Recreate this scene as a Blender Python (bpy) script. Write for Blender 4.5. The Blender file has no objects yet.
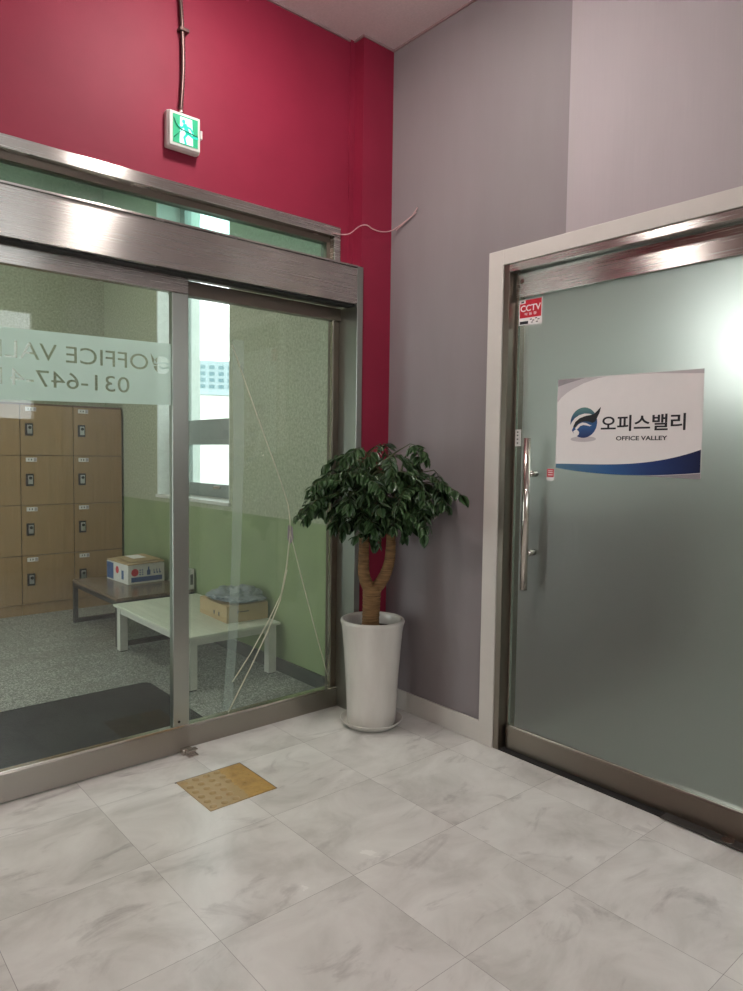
import bpy, bmesh, math, random
from mathutils import Vector, Matrix, noise
random.seed(7)
S = bpy.context.scene
COL = S.collection
R = math.radians

# ------------------------------------------------------------------ camera
def cam_axes(yaw, pit, rol):
    f = Vector((math.cos(yaw)*math.cos(pit), math.sin(yaw)*math.cos(pit), math.sin(pit)))
    r = Vector((math.sin(yaw), -math.cos(yaw), 0)); u = r.cross(f)
    return r*math.cos(rol)+u*math.sin(rol), -r*math.sin(rol)+u*math.cos(rol), f
cr, cu, cf = cam_axes(R(49.318), R(-3.361), R(0.780))
cam = bpy.data.cameras.new('camera'); co = bpy.data.objects.new('camera', cam); COL.objects.link(co)
cam.sensor_fit = 'VERTICAL'; cam.sensor_height = 24; cam.lens = 700/991*24
cam.clip_start = 0.05; cam.clip_end = 1500
M = Matrix((cr, cu, -cf)).transposed().to_4x4(); M.translation = (0, 0, 1.4)
co.matrix_world = M
S.camera = co

# ------------------------------------------------------------------ world, light, exposure
w = bpy.data.worlds.new('overcast_sky'); S.world = w; w.use_nodes = True
bg = w.node_tree.nodes['Background']
bg.inputs['Color'].default_value = (0.93, 0.98, 1.0, 1); bg.inputs['Strength'].default_value = 1.7
S.view_settings.view_transform = 'Standard'; S.view_settings.look = 'None'
S.view_settings.gamma = 1; S.view_settings.use_curve_mapping = False
S.view_settings.exposure = 1.6
LAMP = 43.0            # diffuser emission of the lobby fitting and the added fill lamp
OFFICE = 2.2          # same for the office behind the frosted door
def portal(name, loc, rot, sx, sy):
    l = bpy.data.lights.new(name, 'AREA'); l.shape = 'RECTANGLE'; l.size = sx; l.size_y = sy
    l.cycles.is_portal = True
    o = bpy.data.objects.new(name, l); COL.objects.link(o); o.location = loc; o.rotation_euler = rot
portal('window_daylight', (2.85, 5.0, 2.3), (0, R(90), 0), 2.6, 1.25)
portal('hall_door_daylight', (-1.62, 4.6, 1.2), (0, R(-90), 0), 2.3, 1.7)
portal('lobby_window_daylight', (1.25, -2.70, 2.35), (R(90), 0, 0), 2.1, 1.2)
portal('office_window_daylight', (6.28, 1.8, 2.4), (0, R(90), 0), .8, 1.9)

# ------------------------------------------------------------------ materials
def nt(name):
    m = bpy.data.materials.new(name); m.use_nodes = True
    return m, m.node_tree.nodes, m.node_tree.links, m.node_tree.nodes['Principled BSDF']
def lin(c):
    return tuple(((x/255)/12.92 if x/255 <= .04045 else ((x/255+.055)/1.055)**2.4) for x in c) + (1,)
def pos(n): return n.new('ShaderNodeNewGeometry').outputs['Position']
def mapping(n, l, src, scale):
    mp = n.new('ShaderNodeMapping'); mp.inputs['Scale'].default_value = scale; l.new(src, mp.inputs['Vector']); return mp.outputs[0]
def noise_tex(n, l, src, scale, detail=4, rough=.55, dist=0):
    t = n.new('ShaderNodeTexNoise'); t.inputs['Scale'].default_value = scale; t.inputs['Detail'].default_value = detail
    t.inputs['Roughness'].default_value = rough; t.inputs['Distortion'].default_value = dist; l.new(src, t.inputs['Vector']); return t.outputs['Fac']
def ramp(n, l, fac, stops):
    r = n.new('ShaderNodeValToRGB'); e = r.color_ramp.elements
    while len(e) < len(stops): e.new(.5)
    for i, (p, c) in enumerate(stops): e[i].position = p; e[i].color = c if len(c) == 4 else tuple(c)+(1,)
    l.new(fac, r.inputs['Fac']); return r.outputs['Color']
def math_n(n, l, op, a, b=None, c=None):
    m = n.new('ShaderNodeMath'); m.operation = op
    for i, v in enumerate((a, b, c)):
        if v is None: continue
        if isinstance(v, (int, float)): m.inputs[i].default_value = v
        else: l.new(v, m.inputs[i])
    return m.outputs[0]
def mixc(n, l, fac, a, b, mode='MIX'):
    m = n.new('ShaderNodeMix'); m.data_type = 'RGBA'; m.blend_type = mode
    for i, v in ((0, fac), (6, a), (7, b)):
        if isinstance(v, (int, float)): m.inputs[i].default_value = v
        elif isinstance(v, tuple): m.inputs[i].default_value = v
        else: l.new(v, m.inputs[i])
    return m.outputs[2]
def bump(n, l, b, h, strength=.2, dist=.01):
    bp = n.new('ShaderNodeBump'); bp.inputs['Strength'].default_value = strength; bp.inputs['Distance'].default_value = dist
    l.new(h, bp.inputs['Height']); l.new(bp.outputs[0], b.inputs['Normal'])

def plain(name, rgb, rough=.5, metal=0, var=.06, nscale=30, spec=.5, bstr=0, coat=0):
    m, n, l, b = nt(name); c = lin(rgb)
    f = noise_tex(n, l, pos(n), nscale)
    lo = tuple(x*(1-var) for x in c[:3])+(1,); hi = tuple(min(1, x*(1+var)) for x in c[:3])+(1,)
    l.new(ramp(n, l, f, [(.3, lo), (.7, hi)]), b.inputs['Base Color'])
    b.inputs['Roughness'].default_value = rough; b.inputs['Metallic'].default_value = metal
    b.inputs['Specular IOR Level'].default_value = spec; b.inputs['Coat Weight'].default_value = coat
    if bstr: bump(n, l, b, f, bstr, .004)
    return m
def steel(name, rgb, rough=.3, aniso=.75, along='z', dirt=.12):
    """brushed stainless steel, brushing runs horizontally unless along=='v'"""
    m, n, l, b = nt(name); c = lin(rgb); p = pos(n)
    sc = (3, 3, 260) if along == 'z' else (220, 220, 2)
    f = noise_tex(n, l, mapping(n, l, p, sc), 1.0, 3)
    g = noise_tex(n, l, p, 5, 5, .6)
    base = mixc(n, l, math_n(n, l, 'MULTIPLY', g, dirt), c, tuple(x*.55 for x in c[:3])+(1,))
    l.new(base, b.inputs['Base Color']); b.inputs['Metallic'].default_value = 1
    l.new(math_n(n, l, 'ADD', math_n(n, l, 'MULTIPLY', f, .04), rough-.02), b.inputs['Roughness'])
    b.inputs['Anisotropic'].default_value = aniso
    t = n.new('ShaderNodeTangent'); t.direction_type = 'RADIAL'; t.axis = 'Z'; l.new(t.outputs[0], b.inputs['Tangent'])
    b.inputs['Anisotropic Rotation'].default_value = .25 if along == 'z' else 0
    bump(n, l, b, f, .012, .001)
    return m

MT = {}
MT['steel'] = steel('brushed_steel', (200, 196, 190), .27, 1.0)
MT['steel_up'] = steel('brushed_steel_upright', (172, 176, 168), .3, .5, 'v')
MT['rail_steel'] = steel('rail_steel', (164, 158, 150), .3, .8)
MT['steel_dark'] = steel('dim_steel', (128, 118, 108), .38, .4)  # darker steel tone; on the office jamb it stands in for dim reflection
MT['chrome'] = plain('polished_steel', (205, 198, 190), .16, 1, .03)
MT['dark_gap'] = plain('gap_shade_and_rubber', (34, 33, 32), .7)
MT['ivory'] = plain('ivory_trim_paint', (208, 203, 196), .42, 0, .02, 12)
MT['ceiling'] = plain('ceiling_paint', (222, 208, 208), .8, 0, .05, 90, .3, .25)
MT['white_plastic'] = plain('white_plastic', (206, 203, 198), .4, 0, .03)
MT['black'] = plain('black_print', (24, 24, 30), .5)
MT['grey_print'] = plain('grey_print', (150, 145, 148), .5)
MT['white_print'] = plain('white_print', (232, 228, 226), .5, 0, .01)
MT['red_print'] = plain('red_print', (190, 22, 44), .45)
MT['green_print'] = plain('green_print', (20, 120, 90), .45)
MT['soil'] = plain('potting_soil', (52, 40, 32), .95, 0, .4, 60, .2, .8)
MT['bag'] = plain('grey_poly_bag', (118, 126, 130), .32, 0, .12, 10)
MT['blue_print'] = plain('blue_print', (52, 84, 130), .5)
MT['lock_black'] = plain('lock_black', (26, 25, 26), .4)
MT['lock_silver'] = plain('lock_silver', (176, 176, 172), .3, .8)

# painted red wall
m, n, l, b = nt('crimson_wall_paint'); p = pos(n)
f = noise_tex(n, l, p, 2.5, 5); g = noise_tex(n, l, p, 180, 3)
l.new(ramp(n, l, f, [(.3, lin((128, 24, 50))), (.7, lin((138, 29, 56)))]), b.inputs['Base Color'])
b.inputs['Roughness'].default_value = .6; b.inputs['Specular IOR Level'].default_value = .35; bump(n, l, b, g, .12, .003); MT['red'] = m
# wallpaper with vertical ribs, strips pasted edge to edge; the strip beyond the seam is a paler roll
m, n, l, b = nt('lavender_wallpaper'); p = pos(n)
sx = n.new('ShaderNodeSeparateXYZ'); l.new(p, sx.inputs[0])
rib = noise_tex(n, l, mapping(n, l, p, (1, 190, 4)), 1.0, 2)
cl = noise_tex(n, l, mapping(n, l, p, (1, 5, 1.2)), 1.0, 4)
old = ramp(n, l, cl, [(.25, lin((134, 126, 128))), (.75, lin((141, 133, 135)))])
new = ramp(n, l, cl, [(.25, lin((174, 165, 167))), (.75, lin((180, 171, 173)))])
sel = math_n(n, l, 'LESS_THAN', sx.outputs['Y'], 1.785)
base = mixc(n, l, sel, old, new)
base = mixc(n, l, math_n(n, l, 'MULTIPLY', rib, .10), base, lin((120, 106, 112)))
l.new(base, b.inputs['Base Color']); b.inputs['Roughness'].default_value = .6
bump(n, l, b, rib, .25, .002); MT['wallpaper'] = m
# stair-hall walls: speckled beige above, green dado below 0.985 m
m, n, l, b = nt('two_tone_hall_paint'); p = pos(n)
sx = n.new('ShaderNodeSeparateXYZ'); l.new(p, sx.inputs[0])
sp = noise_tex(n, l, p, 55, 4, .7); big = noise_tex(n, l, p, 3, 5)
beige = ramp(n, l, sp, [(.35, lin((132, 138, 114))), (.62, lin((166, 172, 148)))])
green = ramp(n, l, big, [(.3, lin((116, 132, 92))), (.7, lin((130, 146, 104)))])
cm = mixc(n, l, math_n(n, l, 'LESS_THAN', sx.outputs['Z'], .985), beige, green)
l.new(cm, b.inputs['Base Color']); b.inputs['Roughness'].default_value = .55; bump(n, l, b, sp, .3, .004); MT['hall'] = m
MT['skirting'] = plain('dark_skirting_paint', (56, 58, 54), .5)
MT['hall_ceiling'] = plain('hall_ceiling_paint', (190, 196, 186), .8)

# lobby floor: marble-look vinyl tiles, 0.4935 m square
m, n, l, b = nt('marble_vinyl_tile'); p = pos(n)
sx = n.new('ShaderNodeSeparateXYZ'); l.new(p, sx.inputs[0])
G = .4935
def cellf(o, off):
    d = math_n(n, l, 'DIVIDE', math_n(n, l, 'SUBTRACT', o, off), G)
    return math_n(n, l, 'FLOOR', d), math_n(n, l, 'ABSOLUTE', math_n(n, l, 'SUBTRACT', math_n(n, l, 'FRACT', d), .5))
fx, ex = cellf(sx.outputs['X'], .943-G*8); fy, ey = cellf(sx.outputs['Y'], 1.2425-G*8)
cx = n.new('ShaderNodeCombineXYZ'); l.new(math_n(n, l, 'MULTIPLY', fx, 3.7), cx.inputs[0]); l.new(math_n(n, l, 'MULTIPLY', fy, 5.3), cx.inputs[1])
va = n.new('ShaderNodeVectorMath'); va.operation = 'ADD'; l.new(p, va.inputs[0]); l.new(cx.outputs[0], va.inputs[1])
tp = va.outputs[0]
cloud = noise_tex(n, l, mapping(n, l, tp, (1.9, 2.5, 1)), 1.6, 8, .62, .6)
vein = noise_tex(n, l, mapping(n, l, tp, (1.6, 3.4, 1)), 1.5, 8, .62, 1.6)
base = ramp(n, l, cloud, [(.28, lin((190, 188, 182))), (.5, lin((214, 212, 207))), (.72, lin((228, 227, 222)))])
vm = ramp(n, l, vein, [(.57, (0, 0, 0)), (.72, (1, 1, 1))])
base = mixc(n, l, math_n(n, l, 'MULTIPLY', vm, .5), base, lin((140, 134, 132)))
ed = math_n(n, l, 'GREATER_THAN', math_n(n, l, 'MAXIMUM', ex, ey), .5-.0016)
base = mixc(n, l, math_n(n, l, 'MULTIPLY', ed, .6), base, lin((96, 90, 88)))
l.new(base, b.inputs['Base Color'])
l.new(math_n(n, l, 'ADD', math_n(n, l, 'MULTIPLY', cloud, .12), .19), b.inputs['Roughness'])
bump(n, l, b, cloud, .05, .003); MT['floor'] = m
# hall floor: grey terrazzo slabs
m, n, l, b = nt('grey_terrazzo'); p = pos(n)
sx = n.new('ShaderNodeSeparateXYZ'); l.new(p, sx.inputs[0])
v = n.new('ShaderNodeTexVoronoi'); v.inputs['Scale'].default_value = 150; l.new(p, v.inputs['Vector'])
ch = n.new('ShaderNodeRGBToBW'); l.new(v.outputs['Color'], ch.inputs[0])
base = ramp(n, l, ch.outputs[0], [(.25, lin((74, 78, 74))), (.5, lin((124, 128, 122))), (.8, lin((184, 188, 180)))])
stain = noise_tex(n, l, mapping(n, l, p, (1.2, 3, 1)), 1.3, 6)
base = mixc(n, l, math_n(n, l, 'MULTIPLY', ramp(n, l, stain, [(.5, (0, 0, 0)), (.62, (1, 1, 1))]), .35), base, lin((96, 92, 84)))
G = .6
fx, ex = cellf(sx.outputs['X'], .2); fy, ey = cellf(sx.outputs['Y'], 3.5)
ed = math_n(n, l, 'GREATER_THAN', math_n(n, l, 'MAXIMUM', ex, ey), .496)
base = mixc(n, l, math_n(n, l, 'MULTIPLY', ed, .7), base, lin((90, 92, 86)))
l.new(base, b.inputs['Base Color']); b.inputs['Roughness'].default_value = .3; MT['terrazzo'] = m

# wood laminate, vertical grain
def wood(name, c1, c2, sc=(60, 60, 3), rough=.4):
    m, n, l, b = nt(name); p = pos(n)
    f = noise_tex(n, l, mapping(n, l, p, sc), 1.0, 5, .6, .3)
    l.new(ramp(n, l, f, [(.3, lin(c1)), (.7, lin(c2))]), b.inputs['Base Color']); b.inputs['Roughness'].default_value = rough
    return m
MT['locker'] = wood('maple_laminate', (134, 108, 72), (146, 118, 82), (40, 40, 2.5), .32)
MT['locker_edge'] = wood('locker_edge', (84, 62, 42), (98, 74, 52))
MT['bench_dark'] = wood('dark_bench_laminate', (92, 80, 66), (116, 100, 84), (40, 3, 40), .25)
MT['iron'] = plain('dark_iron', (46, 42, 40), .45, .4)
MT['table_white'] = wood('white_oak_laminate', (184, 190, 172), (202, 206, 190), (50, 3, 50), .35)
MT['table_leg'] = plain('white_table_leg', (190, 192, 180), .45)
MT['carton_white'] = plain('white_carton', (206, 206, 200), .6)
MT['carton_brown'] = plain('brown_carton', (172, 150, 112), .75, 0, .06, 20)
MT['carpet'] = plain('charcoal_loop_carpet', (30, 31, 31), .95, 0, .5, 150, .12, .3)
MT['alu'] = plain('window_aluminium', (140, 150, 146), .4, .3)
MT['plaster'] = plain('reveal_plaster', (214, 220, 214), .7)
MT['sill'] = plain('pale_stone_sill', (196, 198, 190), .35)
# worn brass tactile tile
m, n, l, b = nt('ochre_tactile_plastic'); p = pos(n)
f = noise_tex(n, l, p, 14, 6, .65); l.new(ramp(n, l, f, [(.3, lin((150, 116, 56))), (.55, lin((184, 148, 82))), (.75, lin((168, 134, 76)))]), b.inputs['Base Color'])
sx = n.new('ShaderNodeSeparateXYZ'); l.new(p, sx.inputs[0])
old = b.inputs['Base Color'].links[0].from_socket
l.new(mixc(n, l, math_n(n, l, 'LESS_THAN', math_n(n, l, 'ADD', sx.outputs['X'], math_n(n, l, 'MULTIPLY', f, .08)), 1.49), old, lin((172, 148, 104))), b.inputs['Base Color'])
b.inputs['Roughness'].default_value = .3; bump(n, l, b, f, .15, .002); MT['tactile'] = m
# glazed ceramic pot
m, n, l, b = nt('white_glazed_ceramic'); p = pos(n)
f = noise_tex(n, l, mapping(n, l, p, (14, 14, 3)), 1, 4); l.new(ramp(n, l, f, [(.3, lin((204, 200, 192))), (.7, lin((216, 213, 206)))]), b.inputs['Base Color'])
b.inputs['Roughness'].default_value = .28; b.inputs['Coat Weight'].default_value = .3; bump(n, l, b, f, .05, .004); MT['ceramic'] = m
# ringed bark
m, n, l, b = nt('ringed_bark'); p = pos(n)
f = noise_tex(n, l, mapping(n, l, p, (12, 12, 130)), 1, 4); l.new(ramp(n, l, f, [(.3, lin((92, 66, 38))), (.65, lin((140, 106, 66)))]), b.inputs['Base Color'])
b.inputs['Roughness'].default_value = .75; bump(n, l, b, f, .6, .01); MT['bark'] = m
# leaves
m, n, l, b = nt('glossy_leaf'); p = pos(n)
f = noise_tex(n, l, p, 16, 3); l.new(ramp(n, l, f, [(.3, lin((44, 66, 38))), (.7, lin((70, 98, 60)))]), b.inputs['Base Color'])
b.inputs['Roughness'].default_value = .3; b.inputs['Specular IOR Level'].default_value = .55
b.inputs['Subsurface Weight'].default_value = 0; MT['leaf'] = m
MT['twig'] = plain('green_twig', (66, 74, 40), .6)

# clear glass (thin, lets light through), faint green tint and dust film
def glass(name, tint, dust=.03, rough=.0):
    m = bpy.data.materials.new(name); m.use_nodes = True; n = m.node_tree.nodes; l = m.node_tree.links; n.clear()
    out = n.new('ShaderNodeOutputMaterial'); tr = n.new('ShaderNodeBsdfTransparent'); tr.inputs[0].default_value = tint+(1,)
    gl = n.new('ShaderNodeBsdfGlossy'); gl.inputs['Roughness'].default_value = rough
    fr = n.new('ShaderNodeLayerWeight'); fr.inputs['Blend'].default_value = .5
    sch = math_n(n, l, 'MULTIPLY_ADD', math_n(n, l, 'POWER', fr.outputs['Facing'], 5.0), .96, .04)
    mx = n.new('ShaderNodeMixShader'); l.new(sch, mx.inputs[0]); l.new(tr.outputs[0], mx.inputs[1]); l.new(gl.outputs[0], mx.inputs[2])
    df = n.new('ShaderNodeBsdfDiffuse'); df.inputs[0].default_value = (.75, .82, .76, 1)
    p = pos(n); f = noise_tex(n, l, p, 6, 6, .65)
    mx2 = n.new('ShaderNodeMixShader'); l.new(math_n(n, l, 'MULTIPLY', f, dust*2), mx2.inputs[0])
    l.new(mx.outputs[0], mx2.inputs[1]); l.new(df.outputs[0], mx2.inputs[2]); l.new(mx2.outputs[0], out.inputs[0])
    return m
MT['glass'] = glass('clear_door_glass', (.93, .965, .94), .02)
MT['glass_dusty'] = glass('dusty_side_glass', (.93, .965, .94), .04)
MT['glass_transom'] = glass('green_transom_glass', (.70, .90, .84), .05)
MT['glass_window'] = glass('window_glass', (.96, .985, .98), .01)
# translucent film strips / tape: part see-through, part scattering
def film(name, rgb, alpha):
    m = bpy.data.materials.new(name); m.use_nodes = True; n = m.node_tree.nodes; l = m.node_tree.links; n.clear()
    out = n.new('ShaderNodeOutputMaterial'); tr = n.new('ShaderNodeBsdfTransparent')
    df = n.new('ShaderNodeBsdfDiffuse'); df.inputs[0].default_value = lin(rgb)
    tl = n.new('ShaderNodeBsdfTranslucent'); tl.inputs[0].default_value = lin(rgb)
    a = n.new('ShaderNodeMixShader'); a.inputs[0].default_value = .5; l.new(df.outputs[0], a.inputs[1]); l.new(tl.outputs[0], a.inputs[2])
    f = noise_tex(n, l, pos(n), 9, 4)
    c = n.new('ShaderNodeMixShader'); l.new(math_n(n, l, 'ADD', math_n(n, l, 'MULTIPLY', f, .1), alpha-.05), c.inputs[0])
    l.new(tr.outputs[0], c.inputs[1]); l.new(a.outputs[0], c.inputs[2]); l.new(c.outputs[0], out.inputs[0])
    return m
MT['frost_strip'] = film('frosted_sticker_film', (214, 232, 224), .66)
MT['tape'] = film('clear_packing_tape', (200, 214, 206), .2)
MT['crack'] = film('crack_seal_line', (226, 224, 206), .8)
# frosted door film: rough refraction
m, n, l, b = nt('frosted_glass_film')
p = pos(n); f = noise_tex(n, l, p, 160, 3, .6); g = noise_tex(n, l, mapping(n, l, p, (1, 3, 1)), 2.2, 5)
b.inputs['Base Color'].default_value = (.76, .745, .71, 1)
b.inputs['Transmission Weight'].default_value = .93; b.inputs['IOR'].default_value = 1.4
l.new(math_n(n, l, 'ADD', math_n(n, l, 'MULTIPLY', g, .08), .36), b.inputs['Roughness'])
bump(n, l, b, f, .25, .002); MT['frost'] = m
def emit(name, rgb, s):
    m = bpy.data.materials.new(name); m.use_nodes = True; b = m.node_tree.nodes['Principled BSDF']
    b.inputs['Base Color'].default_value = lin(rgb); b.inputs['Emission Color'].default_value = lin(rgb); b.inputs['Emission Strength'].default_value = s
    return m
MT['lamp'] = emit('lamp_diffuser', (255, 247, 243), LAMP)
MT['lamp_office'] = emit('office_lamp_diffuser', (250, 255, 252), OFFICE)
MT['fill_hall'] = emit('hall_fill_diffuser', (255, 252, 240), 11.0)
MT['sign_green'] = emit('exit_panel_green', (20, 150, 104), 0.22)
MT['sign_white'] = emit('exit_panel_white', (205, 240, 238), 0.33)
MT['sign_cyan'] = emit('exit_panel_figure', (20, 180, 158), 0.3)

# ------------------------------------------------------------------ mesh helpers
class MB:
    def __init__(s): s.bm = bmesh.new(); s.mi = 0
    def _tag(s, faces, smooth=False):
        for f in faces: f.material_index = s.mi; f.smooth = smooth
    def box(s, x0, x1, y0, y1, z0, z1, bev=0, rot=None, piv=None):
        t = bmesh.new(); bmesh.ops.create_cube(t, size=1)
        for v in t.verts: v.co = Vector(((x0+x1)/2+v.co.x*(x1-x0), (y0+y1)/2+v.co.y*(y1-y0), (z0+z1)/2+v.co.z*(z1-z0)))
        if bev: bmesh.ops.bevel(t, geom=t.edges[:], offset=bev, segments=2, affect='EDGES', profile=.5)
        if rot is not None:
            pv = Vector(piv) if piv else Vector(((x0+x1)/2, (y0+y1)/2, z0))
            for v in t.verts: v.co = pv + rot @ (v.co-pv)
        s.merge(t); return s
    def merge(s, t, smooth=False):
        mp = {v: s.bm.verts.new(v.co) for v in t.verts}
        for f in t.faces:
            try: g = s.bm.faces.new([mp[v] for v in f.verts]); g.material_index = s.mi; g.smooth = smooth
            except ValueError: pass
        t.free()
    def poly(s, pts):
        f = s.bm.faces.new([s.bm.verts.new(p) for p in pts]); f.material_index = s.mi; return f
    def slab(s, pts, d):
        """polygon given by 3-D points extruded by vector d"""
        d = Vector(d); a = [s.bm.verts.new(Vector(p)) for p in pts]; b2 = [s.bm.verts.new(Vector(p)+d) for p in pts]
        k = len(pts); fs = [s.bm.faces.new(a), s.bm.faces.new(list(reversed(b2)))]
        for i in range(k): fs.append(s.bm.faces.new([a[i], b2[i], b2[(i+1) % k], a[(i+1) % k]]))
        s._tag(fs); return s
    def tube(s, pts, r, seg=10, caps=True, smooth=True):
        pts = [Vector(p) for p in pts]; rr = r if isinstance(r, (list, tuple)) else [r]*len(pts); rings = []; up = None
        for i, p in enumerate(pts):
            d = (pts[min(i+1, len(pts)-1)]-pts[max(i-1, 0)]).normalized()
            if up is None: up = Vector((0, 0, 1)) if abs(d.z) < .9 else Vector((1, 0, 0))
            a = d.cross(up).normalized(); b2 = a.cross(d).normalized(); up = b2
            rings.append([s.bm.verts.new(p+a*rr[i]*math.cos(2*math.pi*k/seg)+b2*rr[i]*math.sin(2*math.pi*k/seg)) for k in range(seg)])
        fs = []
        for i in range(len(rings)-1):
            for k in range(seg): fs.append(s.bm.faces.new([rings[i][k], rings[i][(k+1) % seg], rings[i+1][(k+1) % seg], rings[i+1][k]]))
        s._tag(fs, smooth)
        if caps: s._tag([s.bm.faces.new(list(reversed(rings[0]))), s.bm.faces.new(rings[-1])])
        return s
    def lathe(s, c, prof, seg=64, smooth=True):
        c = Vector(c); rings = []
        for r, z in prof:
            if r < 1e-6: rings.append([s.bm.verts.new(c+Vector((0, 0, z)))])
            else: rings.append([s.bm.verts.new(c+Vector((r*math.cos(2*math.pi*k/seg), r*math.sin(2*math.pi*k/seg), z))) for k in range(seg)])
        fs = []
        for a, b2 in zip(rings, rings[1:]):
            for k in range(seg):
                q = (k+1) % seg
                if len(a) == 1 and len(b2) == 1: continue
                if len(a) == 1: fs.append(s.bm.faces.new([a[0], b2[q], b2[k]]))
                elif len(b2) == 1: fs.append(s.bm.faces.new([a[k], a[q], b2[0]]))
                else: fs.append(s.bm.faces.new([a[k], a[q], b2[q], b2[k]]))
        s._tag(fs, smooth); return s
    def build(s, name, mats, parent=None, org=None, fix=True):
        if fix: bmesh.ops.recalc_face_normals(s.bm, faces=s.bm.faces[:])
        o3 = Vector(org) if org is not None else (ORG.get(parent.name, Vector((0, 0, 0))) if parent else Vector((0, 0, 0)))
        for v in s.bm.verts: v.co -= o3
        me = bpy.data.meshes.new(name); s.bm.to_mesh(me); s.bm.free()
        for mm in (mats if isinstance(mats, (list, tuple)) else [mats]): me.materials.append(MT[mm])
        o = bpy.data.objects.new(name, me); COL.objects.link(o)
        if parent: o.parent = parent; ORG[o.name] = o3
        else: o.location = o3; ORG[o.name] = o3
        return o
ORG = {}
def tag(o, label=None, cat=None, group=None, kind=None):
    if label: o['label'] = label
    if cat: o['category'] = cat
    if group: o['group'] = group
    if kind: o['kind'] = kind
    return o
def empty(name, loc, label, cat, group=None, kind=None):
    o = bpy.data.objects.new(name, None); COL.objects.link(o); o.location = loc; o.empty_display_size = .1
    ORG[o.name] = Vector(loc); return tag(o, label, cat, group, kind)
def copy_tree(o, parent=None, keep=lambda c: True):
    c = o.copy(); COL.objects.link(c); c.parent = parent
    if o.name in ORG: ORG[c.name] = ORG[o.name].copy()
    for ch in list(o.children):
        if keep(ch): copy_tree(ch, c)
    return c
def B(*a, **k): return MB().box(*a, **k)

# ================================================================== SETTING
XW = 2.61   # right wall plane
CZ = 3.57   # lobby ceiling
fl = MB(); fl.box(-2.4, 2.75, -2.62, 3.03, -.06, 0); tag(fl.build('floor', 'floor'), 'pale grey marble-look vinyl tile floor of the lobby', 'floor', kind='structure')
fl = MB(); fl.box(-1.62, 2.52, 3.03, 6.95, -.06, 0); tag(fl.build('floor', 'terrazzo'), 'grey speckled terrazzo floor of the hall behind the glass entrance', 'floor', kind='structure')
tag(B(-2.4, 2.75, -2.62, 3.06, CZ, CZ+.1).build('ceiling', 'ceiling'), 'pinkish white ceiling of the lobby', 'ceiling', kind='structure')
tag(B(-1.7, 2.95, 3.12, 6.95, 3.95, 4.05).build('ceiling', 'hall_ceiling'), 'ceiling of the hall behind the glass entrance', 'ceiling', kind='structure')
# entrance wall (red): above the transom, and to the left of the opening
wl = MB(); wl.box(-2.4, 2.40, 2.985, 3.12, 2.585, CZ); wl.box(-2.4, .30, 2.985, 3.12, 0, 2.585)
wl.box(2.31, 2.40, 2.985, 3.12, 2.36, 2.585); wl.box(2.372, 2.40, 2.975, 2.99, 2.38, CZ)
wl.box(-2.4, 2.52, 3.06, 3.12, CZ, 3.95)
tag(wl.build('wall_back', 'red'), 'crimson painted wall above the glass entrance', 'wall', kind='structure')
cl_ = MB(); cl_.box(2.400, XW+.12, 2.90, 3.12, 0, CZ)
tag(cl_.build('wall_pillar', 'red'), 'narrow crimson pillar in the corner behind the potted plant', 'pillar', kind='structure')
# right wall with the door opening y .93..2.105, z..2.28
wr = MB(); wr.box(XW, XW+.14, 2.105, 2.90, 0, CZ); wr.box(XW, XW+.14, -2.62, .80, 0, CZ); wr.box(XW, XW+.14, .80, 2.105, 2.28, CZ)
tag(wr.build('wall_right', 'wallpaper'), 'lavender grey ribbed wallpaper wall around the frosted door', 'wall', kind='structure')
# walls out of view behind the camera
wb = MB(); wb.box(-2.4, .2, -2.74, -2.62, 0, CZ); wb.box(2.3, 2.75, -2.74, -2.62, 0, CZ); wb.box(.2, 2.3, -2.74, -2.62, 0, 1.75); wb.box(.2, 2.3, -2.74, -2.62, 2.95, CZ)
MT['cream_wall'] = plain('cream_wall_paint', (206, 202, 194), .7)
tag(wb.build('wall_front', 'cream_wall'), 'lobby wall behind the viewer with a window opening', 'wall', kind='structure')
tag(B(-2.52, -2.4, -2.74, 3.12, 0, CZ).build('wall_left', 'cream_wall'), 'lobby side wall outside the left edge of the photo', 'wall', kind='structure')
# baseboard
tag(B(XW-.014, XW, 2.19, 2.898, 0, .106, bev=.003).build('baseboard_right', 'ivory'), 'cream baseboard along the lavender wall between pillar and door casing', 'baseboard', kind='structure')
# thin ceiling line
tg = MB(); tg.box(XW-.008, XW, .0, 2.90, CZ-.010, CZ); tg.box(2.40, XW-.008, 2.892, 2.90, CZ-.010, CZ); tg.box(2.392, 2.40, 2.892, 2.972, CZ-.010, CZ); tg.box(0, 2.372, 2.975, 2.985, CZ-.010, CZ)
MT['bead'] = plain('bead_paint', (150, 124, 124), .6)
tag(tg.build('trim_1', 'bead'), 'thin bead running where ceiling meets the walls', 'trim', kind='structure')
# door casing (ivory)
tc = MB(); tc.box(XW-.018, XW+.02, 2.105, 2.190, 0, 2.350, bev=.002); tc.box(XW-.018, XW+.02, .70, 2.1049, 2.280, 2.350, bev=.002); tc.box(XW-.018, XW+.02, .70, .80, 0, 2.279)
tag(tc.build('trim_2', 'ivory'), 'cream casing around the frosted glass office door', 'door casing', kind='structure')

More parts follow.
